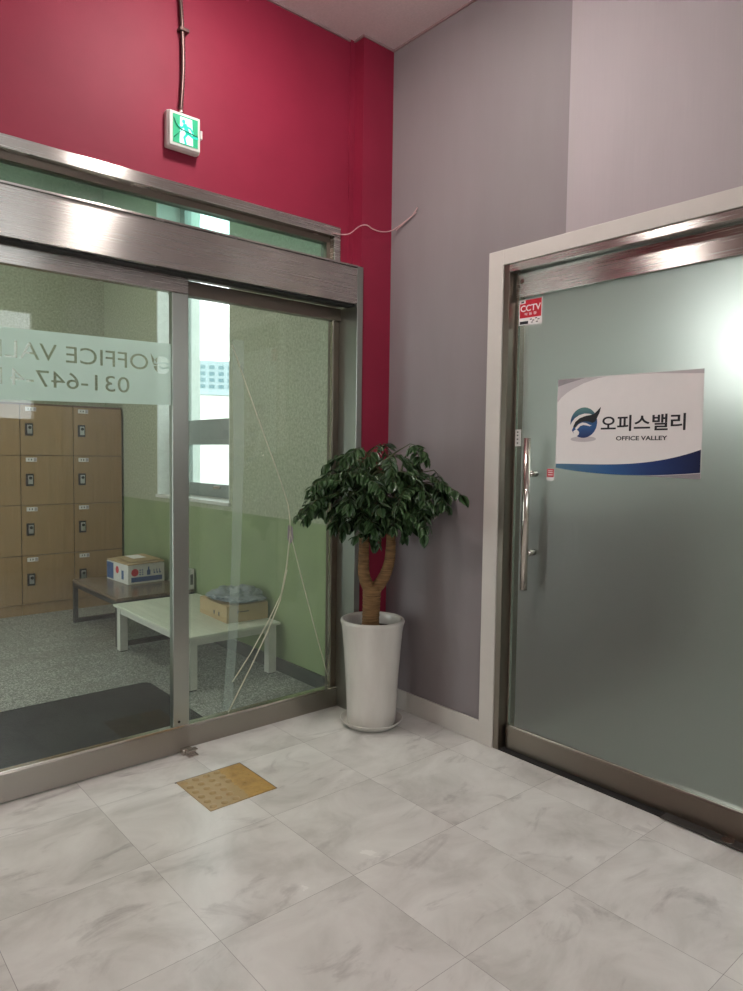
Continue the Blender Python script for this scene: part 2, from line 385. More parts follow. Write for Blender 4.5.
# hall shell
HW = 2.455
hw = MB()
hw.box(HW, HW+.22, 3.22, 4.396, 0, 3.95); hw.box(HW, HW+.22, 5.61, 6.95, 0, 3.95); hw.box(HW, HW+.22, 4.396, 5.61, 0, 1.02); hw.box(HW, HW+.22, 4.396, 5.61, 3.5, 3.95)
hw.box(HW, HW+.22, 3.12, 3.22, 0, 3.95)
tag(hw.build('wall_hall_right', 'hall'), 'two-tone beige and green hall wall with the tall window', 'wall', kind='structure')
tag(B(-1.7, HW, 6.80, 6.95, 0, 3.95).build('wall_hall_back', 'hall'), 'speckled beige hall wall behind the lockers', 'wall', kind='structure')
h2 = MB(); h2.box(-1.7, -1.62, 3.12, 3.75, 0, 3.95); h2.box(-1.7, -1.62, 5.45, 6.95, 0, 3.95); h2.box(-1.7, -1.62, 3.75, 5.45, 2.35, 3.95)
tag(h2.build('wall_hall_left', 'hall'), 'hall wall with the street doorway, outside the photo', 'wall', kind='structure')
tag(B(HW-.012, HW, 3.22, 6.80, 0, .085).build('baseboard_hall', 'skirting'), 'dark grey painted skirting along the green hall wall', 'baseboard', kind='structure')
tag(B(2.428, HW, 3.075, 3.222, 0, 2.58).build('trim_3', 'steel_dark'), 'dull steel lining where the hall wall meets the glass entrance', 'trim', kind='structure')
# window plaster reveal
rv = MB(); rv.box(HW+.001, HW+.38, 5.585, 5.609, 1.045, 3.5); rv.box(HW+.001, HW+.38, 4.397, 4.405, 1.045, 3.5)
w1 = empty('window_1', (HW+.2, 5.0, 1.02), 'tall aluminium window in the green and beige hall wall, bright daylight outside', 'window', kind='structure')
rv.build('window_reveal', 'plaster', w1)
MB().box(HW-.012, HW+.21, 4.385, 5.62, 1.02, 1.045, bev=.003).build('window_sill', 'sill', w1)
X0, X1 = 2.655, 2.715
fr = MB(); fr.box(X0, X1, 5.505, 5.609, 1.046, 3.5); fr.box(X0, X1, 4.397, 4.46, 1.046, 3.5); fr.box(X0, X1, 4.46, 5.505, 1.046, 1.10); fr.box(X0, X1, 4.46, 5.505, 3.44, 3.5)
fr.box(X0-.01, X1+.01, 4.46, 5.505, 1.50, 1.57); fr.box(X0, X1, 4.46, 5.505, 1.57, 1.66); fr.box(X0, X1, 4.46, 5.505, 1.43, 1.50) if False else None
fr.build('window_frame', 'alu', w1)
sh = MB(); sh.box(X0-.015, X1-.02, 5.44, 5.504, 1.101, 1.499); sh.box(X0-.015, X1-.02, 4.461, 4.52, 1.101, 1.499); sh.box(X0-.015, X1-.02, 4.52, 5.44, 1.101, 1.15); sh.box(X0-.015, X1-.02, 4.52, 5.44, 1.46, 1.499)
sa = sh.build('window_sash', 'alu', w1)
hd = MB(); hd.box(X0-.04, X0-.015, 4.86, 4.94, 1.115, 1.135, bev=.004); hd.box(X0-.05, X0-.035, 4.82, 4.90, 1.125, 1.14, bev=.003); hd.build('window_latch', 'chrome', sa)
MB().box(2.68, 2.686, 4.52, 5.44, 1.15, 1.46).build('pane', 'glass_window', w1)
MB().box(2.68, 2.686, 4.46, 5.505, 1.66, 3.44).build('pane', 'glass_window', w1)
MB().box(2.56, 2.60, 5.578, 5.585, 1.12, 1.47).build('window_stay', 'skirting', w1)

# ================================================================== ENTRANCE (automatic glass door)
# transom window above the operator
tw = empty('window_2', (1.3, 3.0, 2.381), 'long narrow greenish transom window above the steel door operator cover', 'window', kind='structure')
f_ = MB(); f_.box(.30, 2.309, 2.962, 3.05, 2.534, 2.585, bev=.002); f_.box(2.268, 2.309, 2.962, 3.05, 2.382, 2.533, bev=.002); f_.box(.30, .35, 2.962, 3.05, 2.382, 2.533)
f_.build('transom_frame', 'steel', tw)
f_ = MB(); f_.box(.35, 2.267, 3.0, 3.05, 2.505, 2.5335); f_.box(2.245, 2.2675, 3.0, 3.05, 2.382, 2.504); f_.build('transom_bead', 'steel_dark', tw)
MB().box(.35, 2.245, 3.024, 3.032, 2.382, 2.505).build('pane', 'glass_transom', tw)
# operator cover
ob = empty('door_operator_cover', (1.35, 2.93, 2.184), 'long brushed steel box above the sliding door, with bright lamp streak', 'door cover', kind='structure')
MB().box(.30, 2.358, 2.88, 2.962, 2.184, 2.372, bev=.002).build('front_cover', 'steel', ob)
MB().box(.30, 2.358, 2.872, 3.05, 2.373, 2.3815, bev=.001).build('top_lip', 'steel', ob)
MB().box(.30, 2.358, 2.963, 3.05, 2.19, 2.372).build('inner_rail', 'steel_dark', ob)
dt = MB(); dt.box(.30, 2.358, 2.8785, 2.8795, 2.3722, 2.3733); dt.box(.30, 2.358, 2.90, 2.96, 2.176, 2.1838); dt.build('gap_shade_strips', 'dark_gap', ob)  # solid dark strips stand in for the shade in the cover's gaps
# right jamb post
tag(B(2.360, 2.3985, 2.880, 3.07, 0, 2.3816, bev=.002).build('trim_4', 'steel_up'), 'upright steel jamb of the glass entrance beside the crimson pillar', 'door jamb', kind='structure')
# fixed side panel
sp = empty('window_3', (1.9, 3.04, 0), 'fixed dusty glass side panel with taped cracks beside the sliding door', 'glass panel', kind='structure')
f_ = MB(); f_.box(1.40, 2.359, 3.018, 3.075, 0, .098, bev=.002); f_.build('bottom_rail', 'rail_steel', sp)
MB().box(1.40, 2.359, 3.024, 3.07, .0985, .108).build('glazing_bead', 'chrome', sp)
f_ = MB(); f_.box(1.40, 2.359, 3.02, 3.07, 2.115, 2.18); f_.build('top_rail', 'steel_dark', sp)
f_ = MB(); f_.box(2.318, 2.359, 3.03, 3.07, .109, 2.114); f_.build('stile', 'steel_dark', sp)
MB().box(2.300, 2.310, 3.014, 3.030, .109, 2.114).build('stile_bead', 'chrome', sp)
MB().box(1.47, 2.318, 3.040, 3.050, .109, 2.114).build('pane', 'glass_dusty', sp)
YG = 3.0385
def g2(x, z, s=1.0): return (x*YG/3.005, YG, 1.4+(z-1.4)*YG/3.005)
# wide clear packing tape run down the cracked glass
tp_ = MB(); L_ = [(1.691, 1.94), (1.700, 1.4), (1.690, .88), (1.672, .5), (1.645, .14)]; W_ = [.065, .058, .052, .052, .05]
for (a, wa), (c, wc) in zip(zip(L_, W_), list(zip(L_, W_))[1:]):
    tp_.slab([g2(a[0], a[1]), g2(a[0]+wa, a[1]), g2(c[0]+wc, c[1]), g2(c[0], c[1])], (0, -.0006, 0))
tag(tp_.build('clear_tape', 'tape', sp), 'wide strip of clear packing tape down the glass')
def line(pts, r=.0028):
    q = [g2(*p) for p in pts]; out = []
    for i in range(len(q)-1):
        for k in range(4): out.append(Vector(q[i]).lerp(Vector(q[i+1]), k/4))
    out.append(Vector(q[-1])); return MB().tube([(p.x, YG-.002, p.z) for p in out], r, 6)
line([(1.691, 1.913), (1.78, 1.70), (1.86, 1.514), (1.94, 1.33), (1.985, 1.22), (2.017, 1.134), (2.028, 1.06), (2.031, 1.004)], .003).build('sealed_crack', 'crack', sp)
line([(2.031, .99), (2.10, .76), (2.20, .44), (2.301, .132)]).build('sealed_crack', 'crack', sp)
line([(2.031, 1.0), (2.010, .82), (1.972, .646), (1.90, .50), (1.80, .33), (1.673, .127)], .0034).build('sealed_crack', 'crack', sp)
line([(2.012, .80), (1.985, .69), (1.90, .545), (1.80, .40), (1.695, .273)]).build('sealed_crack', 'crack', sp)
bl = MB(); bl.slab([g2(2.018, 1.03), g2(2.046, 1.02), g2(2.052, .955), g2(2.030, .93), g2(2.014, .96)], (0, -.0015, 0)); bl.build('tape_patch', 'grey_print', sp)

# sliding leaf
sd = empty('door_1', (.95, 3.0, .008), 'automatic sliding glass door leaf with frosted lettering strip, on the left', 'sliding door', kind='structure')
DY0, DY1 = 2.972, 3.010
MB().box(.45, 1.452, DY0, DY1, .008, .122, bev=.002).build('bottom_rail', 'rail_steel', sd)
MB().box(.45, 1.452, DY0+.004, DY1-.004, .1225, .132, bev=.001).build('glazing_bead', 'chrome', sd)
MB().box(.45, 1.452, DY0, DY1, 2.108, 2.186, bev=.002).build('top_rail', 'steel', sd)
s_ = MB(); s_.box(1.374, 1.452, DY0, DY1, .1325, 2.1075, bev=.003); s_.build('stile', 'steel_up', sd)
s_ = MB(); s_.box(1.4525, 1.462, DY0+.006, DY1-.006, .14, 2.10); s_.build('edge_seal', 'glass_dusty', sd)
s_ = MB(); s_.box(.45, .50, DY0, DY1, .1325, 2.1075, bev=.003); s_.build('stile', 'steel_up', sd)
MB().box(.50, 1.374, 2.988, 2.996, .1325, 2.1075).build('pane', 'glass', sd)
MB().tube([(1.40, DY0-.001, .155), (1.40, DY0-.004, .155)], .006, 10).build('screw', 'dark_gap', sd)

# ---- text helper
def text_geo(body, offset=0.0, res=5, shear=0, rect=None, mirror=False):
    c = bpy.data.curves.new('t', 'FONT'); c.body = body; c.size = 1; c.offset = offset; c.resolution_u = res; c.shear = shear
    o = bpy.data.objects.new('t', c); COL.objects.link(o)
    dg = bpy.context.evaluated_depsgraph_get(); dg.update()
    me = bpy.data.meshes.new_from_object(o.evaluated_get(dg))
    vs = [v.co.copy() for v in me.vertices]; fs = [tuple(p.vertices) for p in me.polygons]
    bpy.data.objects.remove(o); bpy.data.curves.remove(c); bpy.data.meshes.remove(me)
    x0 = min(v.x for v in vs); x1 = max(v.x for v in vs); y0 = min(v.y for v in vs); y1 = max(v.y for v in vs)
    return [((v.x-x0)/(x1-x0), (v.y-y0)/(y1-y0)) for v in vs], fs
def text_mb(mb, body, fn, u0, u1, v0, v1, offset=0.0, th=(0, 0, 0), shear=0):
    """flat lettering filling u0..u1 x v0..v1, mapped to 3-D by fn(u, v), thickened by th"""
    uv, fs = text_geo(body, offset, shear=shear); t = Vector(th)
    a = [mb.bm.verts.new(Vector(fn(u0+(u1-u0)*u, v0+(v1-v0)*v))) for u, v in uv]
    b2 = [mb.bm.verts.new(x.co+t) for x in a]; cnt = {}
    for f in fs:
        for i in range(len(f)): k = tuple(sorted((f[i], f[(i+1) % len(f)]))); cnt[k] = cnt.get(k, 0)+1
    for f in fs:
        try:
            mb.bm.faces.new([a[i] for i in f]).material_index = mb.mi; mb.bm.faces.new([b2[i] for i in reversed(f)]).material_index = mb.mi
            for i in range(len(f)):
                p_, q_ = f[i], f[(i+1) % len(f)]
                if cnt[tuple(sorted((p_, q_)))] == 1: mb.bm.faces.new([a[p_], a[q_], b2[q_], b2[p_]]).material_index = mb.mi
        except ValueError: pass
def disc(fn, cu_, cv_, r, n_=40, a0=0, a1=360):
    return [fn(cu_+r*math.cos(R(a0+(a1-a0)*i/n_)), cv_+r*math.sin(R(a0+(a1-a0)*i/n_))) for i in range(n_ + (0 if a1-a0 == 360 else 1))]

# frosted strip with clear lettering (mirrored: it reads from the hall side); letters are cut out of the film
def strip_with_letters():
    YS = 2.9865
    c = bpy.data.curves.new('t', 'CURVE'); c.dimensions = '2D'; c.fill_mode = 'BOTH'
    o = None
    # lettering outlines as polylines from font curves
    def outlines(body, u0, u1, v0, v1, off):
        f = bpy.data.curves.new('f', 'FONT'); f.body = body; f.size = 1; f.offset = off; f.fill_mode = 'NONE'; f.resolution_u = 6
        fo = bpy.data.objects.new('f', f); COL.objects.link(fo)
        dg = bpy.context.evaluated_depsgraph_get(); dg.update()
        me = bpy.data.meshes.new_from_object(fo.evaluated_get(dg)); bm = bmesh.new(); bm.from_mesh(me)
        loops = []; seen = set()
        for v0_ in bm.verts:
            if v0_ in seen or not v0_.link_edges: continue
            lp = [v0_]; seen.add(v0_); cur = v0_
            while True:
                nx = [e.other_vert(cur) for e in cur.link_edges if e.other_vert(cur) not in seen]
                if not nx: break
                cur = nx[0]; seen.add(cur); lp.append(cur)
            loops.append([q.co.copy() for q in lp])
        bm.free(); bpy.data.objects.remove(fo); bpy.data.curves.remove(f); bpy.data.meshes.remove(me)
        xs = [q.x for lp in loops for q in lp]; ys = [q.y for lp in loops for q in lp]
        x0, x1, y0, y1 = min(xs), max(xs), min(ys), max(ys)
        return [[(u0+(u1-u0)*(q.x-x0)/(x1-x0), v0+(v1-v0)*(q.y-y0)/(y1-y0)) for q in lp] for lp in loops]
    loops = outlines('OFFICE VALLEY', 1.268, .520, 1.755, 1.822, .042)      # u runs right-to-left = mirrored
    loops += outlines('031-647-4161', 1.184, .560, 1.650, 1.716, .036)
    def sub(pts): loops.append(pts)
    # logo: crescent and wing cut-outs
    cx_, cz_, r_ = 1.331, 1.782, .039
    sub([(cx_+r_*math.cos(R(a)), cz_+r_*math.sin(R(a))) for a in range(20, 175, 8)] + [(cx_-r_*.3, cz_+.012), (cx_+.012, cz_+.014)])
    sub([(cx_+r_*math.cos(R(a)), cz_+r_*math.sin(R(a))) for a in range(190, 345, 8)] + [(cx_+.022, cz_-.004), (cx_, cz_-.016), (cx_-.02, cz_-.004)])
    sub([(cx_+.034, cz_+.0), (cx_+.012, cz_+.008), (cx_-.024, cz_+.004), (cx_-.052, cz_+.050), (cx_-.045, cz_+.012), (cx_-.038, cz_-.002), (cx_-.01, cz_-.004), (cx_+.01, cz_-.010)])
    rect = [(.502, 1.588), (1.373, 1.608), (1.373, 1.880), (.502, 1.866)]
    for lp in [rect]+loops:
        s_ = c.splines.new('POLY'); s_.points.add(len(lp)-1); s_.use_cyclic_u = True
        for q, (a, b2) in zip(s_.points, lp): q.co = (a, b2, 0, 1)
    co_ = bpy.data.objects.new('t', c); COL.objects.link(co_)
    dg = bpy.context.evaluated_depsgraph_get(); dg.update(); me = bpy.data.meshes.new_from_object(co_.evaluated_get(dg))
    me2 = bpy.data.meshes.new('lettering_strip'); me2.from_pydata([(v.co.x, YS, v.co.y) for v in me.vertices], [], [tuple(p.vertices) for p in me.polygons])
    bpy.data.objects.remove(co_)
    bm = bmesh.new(); bm.from_mesh(me2); r = bmesh.ops.extrude_face_region(bm, geom=bm.faces[:])
    for v in [g for g in r['geom'] if isinstance(g, bmesh.types.BMVert)]: v.co.y -= .0004
    mb = MB(); mb.bm.free(); mb.bm = bm
    return mb
tag(strip_with_letters().build('lettering_strip', 'frost_strip', sd), 'frosted film strip with cut-out mirrored lettering and round logo')

# floor guide bracket
fg = MB(); fg.box(1.405, 1.452, 2.940, 2.971, 0, .030, bev=.004); fg.box(1.418, 1.466, 2.905, 2.9395, 0, .006, bev=.001); fg.box(1.418, 1.466, 2.932, 2.9395, .006, .026, bev=.001); fg.box(1.418, 1.466, 2.912, 2.9395, .026, .031, bev=.001)
tag(fg.build('floor_guide', 'chrome', org=(1.435, 2.94, 0)), 'small bent steel floor guide at the foot of the sliding door', 'door guide')

# ================================================================== FROSTED OFFICE DOOR
# steel frame lining the opening
jf = MB(); jf.box(2.598, 2.75, 2.072, 2.1045, 0, 2.279, bev=.002); tag(jf.build('trim_5', 'steel_dark'), 'steel door jamb lining beside the cream casing', 'door jamb', kind='structure')  # dim reflection of this jamb is put into its darker steel colour
jf = MB(); jf.box(2.598, 2.75, .801, 2.0715, 2.243, 2.279, bev=.002); jf.box(2.60, 2.75, .801, .83, 0, 2.242); tag(jf.build('trim_6', 'steel'), 'steel head lining above the frosted door', 'door frame', kind='structure')
DX = 2.66
fd = empty('door_2', (DX, 1.5, .006), 'frosted glass office door with steel rails and a long tubular pull', 'glass door', kind='structure')
MB().box(DX-.022, DX+.022, .850, 2.062, .006, .113, bev=.002).build('bottom_rail', 'steel_dark', fd)
MB().box(DX-.016, DX+.016, .850, 2.062, .1135, .119).build('bottom_bead', 'chrome', fd)
MB().box(DX-.022, DX+.022, .850, 2.062, 2.128, 2.236, bev=.002).build('top_rail', 'steel', fd)
MB().box(DX-.005, DX+.005, .850, 2.058, .1195, 2.1275).build('pane', 'glass', fd)
MB().box(DX-.007, DX-.0055, .850, 2.020, .1195, 2.1275).build('frosted_film', 'frost', fd)
MB().box(DX-.008, DX+.008, 2.0585, 2.068, .10, 2.1275).build('edge_strip', 'chrome', fd)
MB().tube([(DX-.0225, 2.030, 2.20), (DX-.0245, 2.030, 2.20)], .011, 16).build('lock_plug', 'steel_dark', fd)
hx = DX-.078
h = MB(); h.tube([(hx, 1.936, .795), (hx, 1.936, 1.483)], .0165, 20); ho = h.build('door_handle', 'chrome', fd)
for z in (1.322, .962):
    MB().tube([(hx+.012, 1.936, z), (DX-.007, 1.936, z)], .0145, 16).build('handle_standoff', 'chrome', ho)
th_ = MB(); th_.box(2.60, 2.75, .831, 2.0715, .0, .0055); tag(th_.build('trim_7', 'dark_gap'), 'dark threshold strip under the frosted door', 'threshold', kind='structure')
pc = MB(); pc.box(2.585, 2.66, .84, 1.262, .0058, .0105, bev=.001); MT['hinge_plate'] = plain('dull_hinge_plate', (82, 80, 77), .4, .5)
pcr = pc.build('floor_hinge_cover', 'hinge_plate', org=(2.62, 1.0, .0058)); tag(pcr, 'dark steel floor hinge cover plate at the right foot of the frosted door', 'hinge cover')
MB().tube([(2.615, 1.02, .0105), (2.615, 1.02, .013)], .022, 20).build('cap', 'chrome', pcr)

# poster
PX = DX-.0082
def pf(u, v): return (PX, 1.832-u, 1.322+v)
def pf2(d): return lambda u, v: (PX-d, 1.832-u, 1.322+v)
ps = MB(); ps.slab([pf(0, .030), pf(.643, 0), pf(.641, .415), pf(.002, .419)], (-.0006, 0, 0))
po = tag(ps.build('office_poster', 'white_print', org=(PX, 1.51, 1.322)), 'white printed poster with dark Korean lettering and blue wave on the frosted door', 'poster')
def area(pts, d): 
    f = pf2(d); return [f(*q) for q in pts]
def curve_pts(fn, u0, u1, n_=24): return [(u0+(u1-u0)*i/n_, fn(u0+(u1-u0)*i/n_)) for i in range(n_+1)]
def interp(tab):
    def f(u):
        # smooth piecewise (Lagrange through 3-4 knots)
        s = 0
        for i, (xi, yi) in enumerate(tab):
            t = yi
            for j, (xj, _) in enumerate(tab):
                if i != j: t *= (u-xj)/(xi-xj)
            s += t
        return s
    return f
top = interp([(.002, .048), (.334, .053), (.487, .071), (.639, .112)]); bot = interp([(.002, .030), (.336, .008), (.489, .0125), (.640, .025)])
# wave print: blue gradient from teal on the left to navy on the right
m, n, l, b = nt('blue_wave_print'); sx = n.new('ShaderNodeSeparateXYZ'); l.new(pos(n), sx.inputs[0])
gf = math_n(n, l, 'DIVIDE', math_n(n, l, 'SUBTRACT', 1.832, sx.outputs['Y']), .64)
l.new(ramp(n, l, gf, [(0, lin((60, 104, 130))), (.4, lin((28, 84, 142))), (.7, lin((24, 52, 110))), (1, lin((16, 28, 66)))]), b.inputs['Base Color']); b.inputs['Roughness'].default_value = .4; MT['wave'] = m
wv = MB(); N = 24
for i in range(N):
    u0 = .002+(.638)*i/N; u1 = .002+.638*(i+1)/N
    wv.slab(area([(u0, bot(u0)), (u1, bot(u1)), (u1, top(u1)), (u0, top(u0))], .0008), (-.0004, 0, 0))
wv.build('blue_wave', 'wave', po)
gs = MB()
gs.slab(area([(.336, .0075)]+[(u, bot(u)-.002) for u in (.40, .45, .50, .55, .60, .642)]+[(.642, .001)], .0008), (-.0003, 0, 0))
gs.build('grey_foot_band', 'grey_print', po); gs = MB()
gs.slab(area([(.002, .317), (.02, .338), (.05, .359), (.08, .374), (.13, .394), (.20, .411), (.24, .4155), (.002, .4185)], .0008), (-.0003, 0, 0))
MT['pale_grey_print'] = plain('pale_grey_print', (196, 190, 192), .5, 0, .02)
gs.build('grey_corner_band', 'pale_grey_print', po)
gs = MB(); gs.slab(area([(.30, .4155), (.45, .412), (.641, .397), (.641, .4145)], .0008), (-.0003, 0, 0)); gs.build('grey_top_band', 'pale_grey_print', po)
gs = MB(); gs.slab(area([(.002, .387), (.05, .399), (.10, .4085), (.14, .4165), (.002, .4183)], .00115), (-.0003, 0, 0)); gs.build('grey_corner_band', 'grey_print', po)
# round emblem
m, n, l, b = nt('emblem_print'); sx = n.new('ShaderNodeSeparateXYZ'); l.new(pos(n), sx.inputs[0])
gf = math_n(n, l, 'DIVIDE', math_n(n, l, 'SUBTRACT', sx.outputs['Z'], 1.482), .135)
l.new(ramp(n, l, gf, [(0, lin((20, 36, 92))), (.35, lin((40, 86, 138))), (.6, lin((34, 72, 110))), (1, lin((96, 140, 132)))]), b.inputs['Base Color']); MT['emblem'] = m
cu_, cv_, rr_ = .136, .226, .065
eb = MB(); f8 = pf2(.0008); eb.slab(disc(f8, cu_, cv_, rr_, 48), (-.0003, 0, 0)); em = eb.build('round_emblem', 'emblem', po)
wb_ = MB(); f9 = pf2(.0012)
wb_.slab([f9(cu_+a, cv_+c) for a, c in [(-.066, -.012), (-.058, .004), (-.044, .020), (-.022, .033), (.004, .039), (.030, .037), (.040, .033), (.026, .031), (.006, .028), (-.016, .018), (-.032, .006), (-.046, -.010), (-.056, -.030), (-.064, -.026)]], (-.0003, 0, 0))
wb_.slab([f9(cu_+a, cv_+c) for a, c in [(-.040, -.022), (-.024, -.006), (-.006, .001), (.014, -.002), (.030, -.010), (.040, -.012), (.030, -.016), (.014, -.012), (0, -.010), (-.016, -.014), (-.026, -.024), (-.036, -.034)]], (-.0003, 0, 0))
wb_.slab([f9(cu_+a, cv_+c) for a, c in [(-.050, -.036), (-.040, -.030), (-.028, -.032), (-.020, -.040), (-.022, -.050), (-.032, -.058), (-.044, -.050)]], (-.0003, 0, 0))
wb_.build('emblem_highlight', 'white_print', em)
bk = MB(); f10 = pf2(.0016)
bk.slab([f10(cu_+a, cv_+c) for a, c in [(-.050, -.016), (-.040, .004), (-.020, .019), (.004, .027), (.030, .030), (.050, .036), (.066, .050), (.081, .064), (.076, .042), (.066, .022), (.056, .004), (.044, -.002), (.024, .004), (.004, .006), (-.016, .002), (-.032, -.008), (-.044, -.022)]], (-.0003, 0, 0))
bk.build('emblem_wing', 'black', em)
sh_ = MB(); sh_.slab([f8(cu_+.062*math.cos(R(a)), cv_-.070+.012*math.sin(R(a))) for a in range(0, 360, 12)], (-.0002, 0, 0)); sh_.build('emblem_underline', 'pale_grey_print', em)
k = MB(); text_mb(k, '오피스밸리', pf2(.0008), .219, .578, .187, .252, .018, (-.0004, 0, 0)); k.build('korean_lettering', 'black', po)
k = MB(); text_mb(k, 'OFFICE VALLEY', pf2(.0008), .290, .508, .149, .1665, .022, (-.0004, 0, 0)); k.build('english_lettering', 'black', po)

# CCTV sticker
def cf_(u, v, d=0): return (PX+.0015-d, 2.054-u*1.36, 2.000+v)
st = MB(); st.slab([cf_(0, .004), cf_(.093, .0), cf_(.094, .119), (cf_(.0, .120))], (-.0006, 0, 0))
so = tag(st.build('cctv_sticker', 'white_print', org=(PX, 1.97, 1.998)), 'red and white CCTV notice sticker in the top corner of the frosted door', 'sticker')
k = MB(); k.slab([cf_(.003, .036, .0008), cf_(.090, .034, .0008), cf_(.091, .115, .0008), cf_(.026, .116, .0008), cf_(.026, .101, .0008), cf_(.003, .101, .0008)], (-.0003, 0, 0)); k.build('red_field', 'red_print', so)
k = MB(); text_mb(k, 'CCTV', lambda u, v: cf_(u, v, .0012), .006, .088, .064, .093, .02, (-.0003, 0, 0))
text_mb(k, '작 동 중', lambda u, v: cf_(u, v, .0012), .022, .072, .045, .058, .01, (-.0003, 0, 0)); k.build('lettering', 'white_print', so)
k = MB(); k.slab([cf_(.004, .008, .0008), cf_(.038, .007, .0008), cf_(.038, .020, .0008), cf_(.004, .021, .0008)], (-.0003, 0, 0))
k.build('black_bar', 'black', so); k = MB(); k.slab([cf_(.006, .105, .0008), cf_(.020, .105, .0008), cf_(.018, .112, .0008), cf_(.008, .110, .0008)], (-.0003, 0, 0)); k.build('camera_icon', 'black', so); k = MB()
for (u, v) in ((.045, .024), (.055, .018), (.066, .026), (.076, .020), (.050, .010), (.070, .010)): k.slab([cf_(u, v, .0008), cf_(u+.008, v, .0008), cf_(u+.008, v+.004, .0008), cf_(u, v+.004, .0008)], (-.0003, 0, 0))
k.build('fine_print', 'black', so)
# small red notice near the handle, white label by the edge
def rf(u, v, d=0): return (PX+.0015-d, 1.878-u, 1.296+v)
k = MB(); k.slab([rf(0, 0), rf(.040, 0), rf(.040, .052), rf(0, .052)], (-.0005, 0, 0)); o = tag(k.build('red_sticker', 'white_print', org=(PX, 1.86, 1.296)), 'tiny red sticker with white base between door pull and poster', 'sticker')
k = MB(); k.slab([rf(.002, .013, .0007), rf(.038, .013, .0007), rf(.038, .050, .0007), rf(.002, .050, .0007)], (-.0003, 0, 0)); k.build('red_field', 'red_print', o)
k = MB()
for v_ in (.022, .032, .040): k.slab([rf(.008, v_, .0011), rf(.032, v_, .0011), rf(.032, v_+.003, .0011), rf(.008, v_+.003, .0011)], (-.0002, 0, 0))
k.build('fine_print', 'white_print', o)
def lf(u, v, d=0): return (PX+.0015-d, 2.064-u*1.05, 1.447+v)
k = MB(); k.slab([lf(.0, 0), lf(.036, 0), lf(.036, .078), lf(0, .078)], (-.0005, 0, 0)); o = tag(k.build('edge_label', 'white_plastic', org=(PX, 2.05, 1.45)), 'small white label stuck at the edge of the frosted door above the pull', 'sticker')
k = MB()
for v_ in (.012, .030, .048, .063): k.slab([lf(.014, v_, .0007), lf(.022, v_, .0007), lf(.022, v_+.006, .0007), lf(.014, v_+.006, .0007)], (-.0003, 0, 0))
k.build('fine_print', 'black', o)

# ================================================================== OFFICE BEHIND THE FROSTED DOOR
MT['office_wall'] = plain('office_wall_paint', (206, 214, 208), .7)
MT['office_floor'] = plain('office_floor', (132, 138, 132), .5)
MT['cabinet_dark'] = plain('dark_office_cabinet', (44, 46, 44), .6)
o_ = MB(); o_.box(2.75, 6.2, -1.5, 2.98, -.06, 0); tag(o_.build('floor', 'office_floor'), 'grey floor of the office behind the frosted door', 'floor', kind='structure')
o_ = MB(); o_.box(6.2, 6.3, -1.5, .85, 0, 2.9); o_.box(6.2, 6.3, 2.75, 2.98, 0, 2.9); o_.box(6.2, 6.3, .85, 2.75, 0, 2.0); o_.box(6.2, 6.3, .85, 2.75, 2.8, 2.9); o_.box(2.75, 6.3, -1.6, -1.5, 0, 2.9); o_.box(2.73, 6.3, 2.98, 3.05, 0, 2.9)
tag(o_.build('wall_office', 'office_wall'), 'pale office walls behind the frosted door', 'wall', kind='structure')
o_ = MB(); o_.box(2.75, 6.3, -1.6, 3.05, 2.9, 3.0); tag(o_.build('ceiling', 'office_wall'), 'office ceiling behind the frosted door', 'ceiling', kind='structure')
fc = empty('filing_cabinet', (3.95, 2.55, 0), 'dark low cabinet blurred behind the frosted door', 'cabinet')
MB().box(3.0, 4.9, 2.15, 2.95, 0, 1.12, bev=.01).build('body', 'cabinet_dark', fc)
MB().box(2.98, 4.92, 2.13, 2.96, 1.1205, 1.15, bev=.004).build('top', 'cabinet_dark', fc)

# ================================================================== LAMPS
def lamp(name, x, y, z, lx, ly, mat, label, grp=None):
    t = empty(name, (x, y, z), label, 'ceiling light', grp)
    MB().box(x-lx/2-.03, x+lx/2+.03, y-ly/2-.03, y+ly/2+.03, z-.03, z-.001, bev=.004).build('housing', 'white_plastic', t)
    MB().box(x-lx/2, x+lx/2, y-ly/2, y+ly/2, z-.055, z-.0305, bev=.006).build('diffuser', mat, t)
    return t
lamp('ceiling_light', 1.46, 2.16, CZ, .24, .26, 'lamp', 'fluorescent ceiling fitting of the lobby, nearer to the frosted door')
lamp('ceiling_light', -.5, -.6, CZ, .24, .26, 'lamp', 'added fill light on the lobby ceiling, unseen behind the viewer')  # unseen lamp, added as fill from behind the viewer
lamp('ceiling_light', 4.3, .6, 2.9, 1.2, 1.2, 'lamp_office', 'square ceiling fitting in the office, bright behind the frosted glass')
lamp('ceiling_light', .6, 4.9, 3.95, .25, 1.2, 'fill_hall', 'added unseen fill light on the hall ceiling behind the glass entrance')  # unseen lamp, added to make up for the weaker daylight in the hall

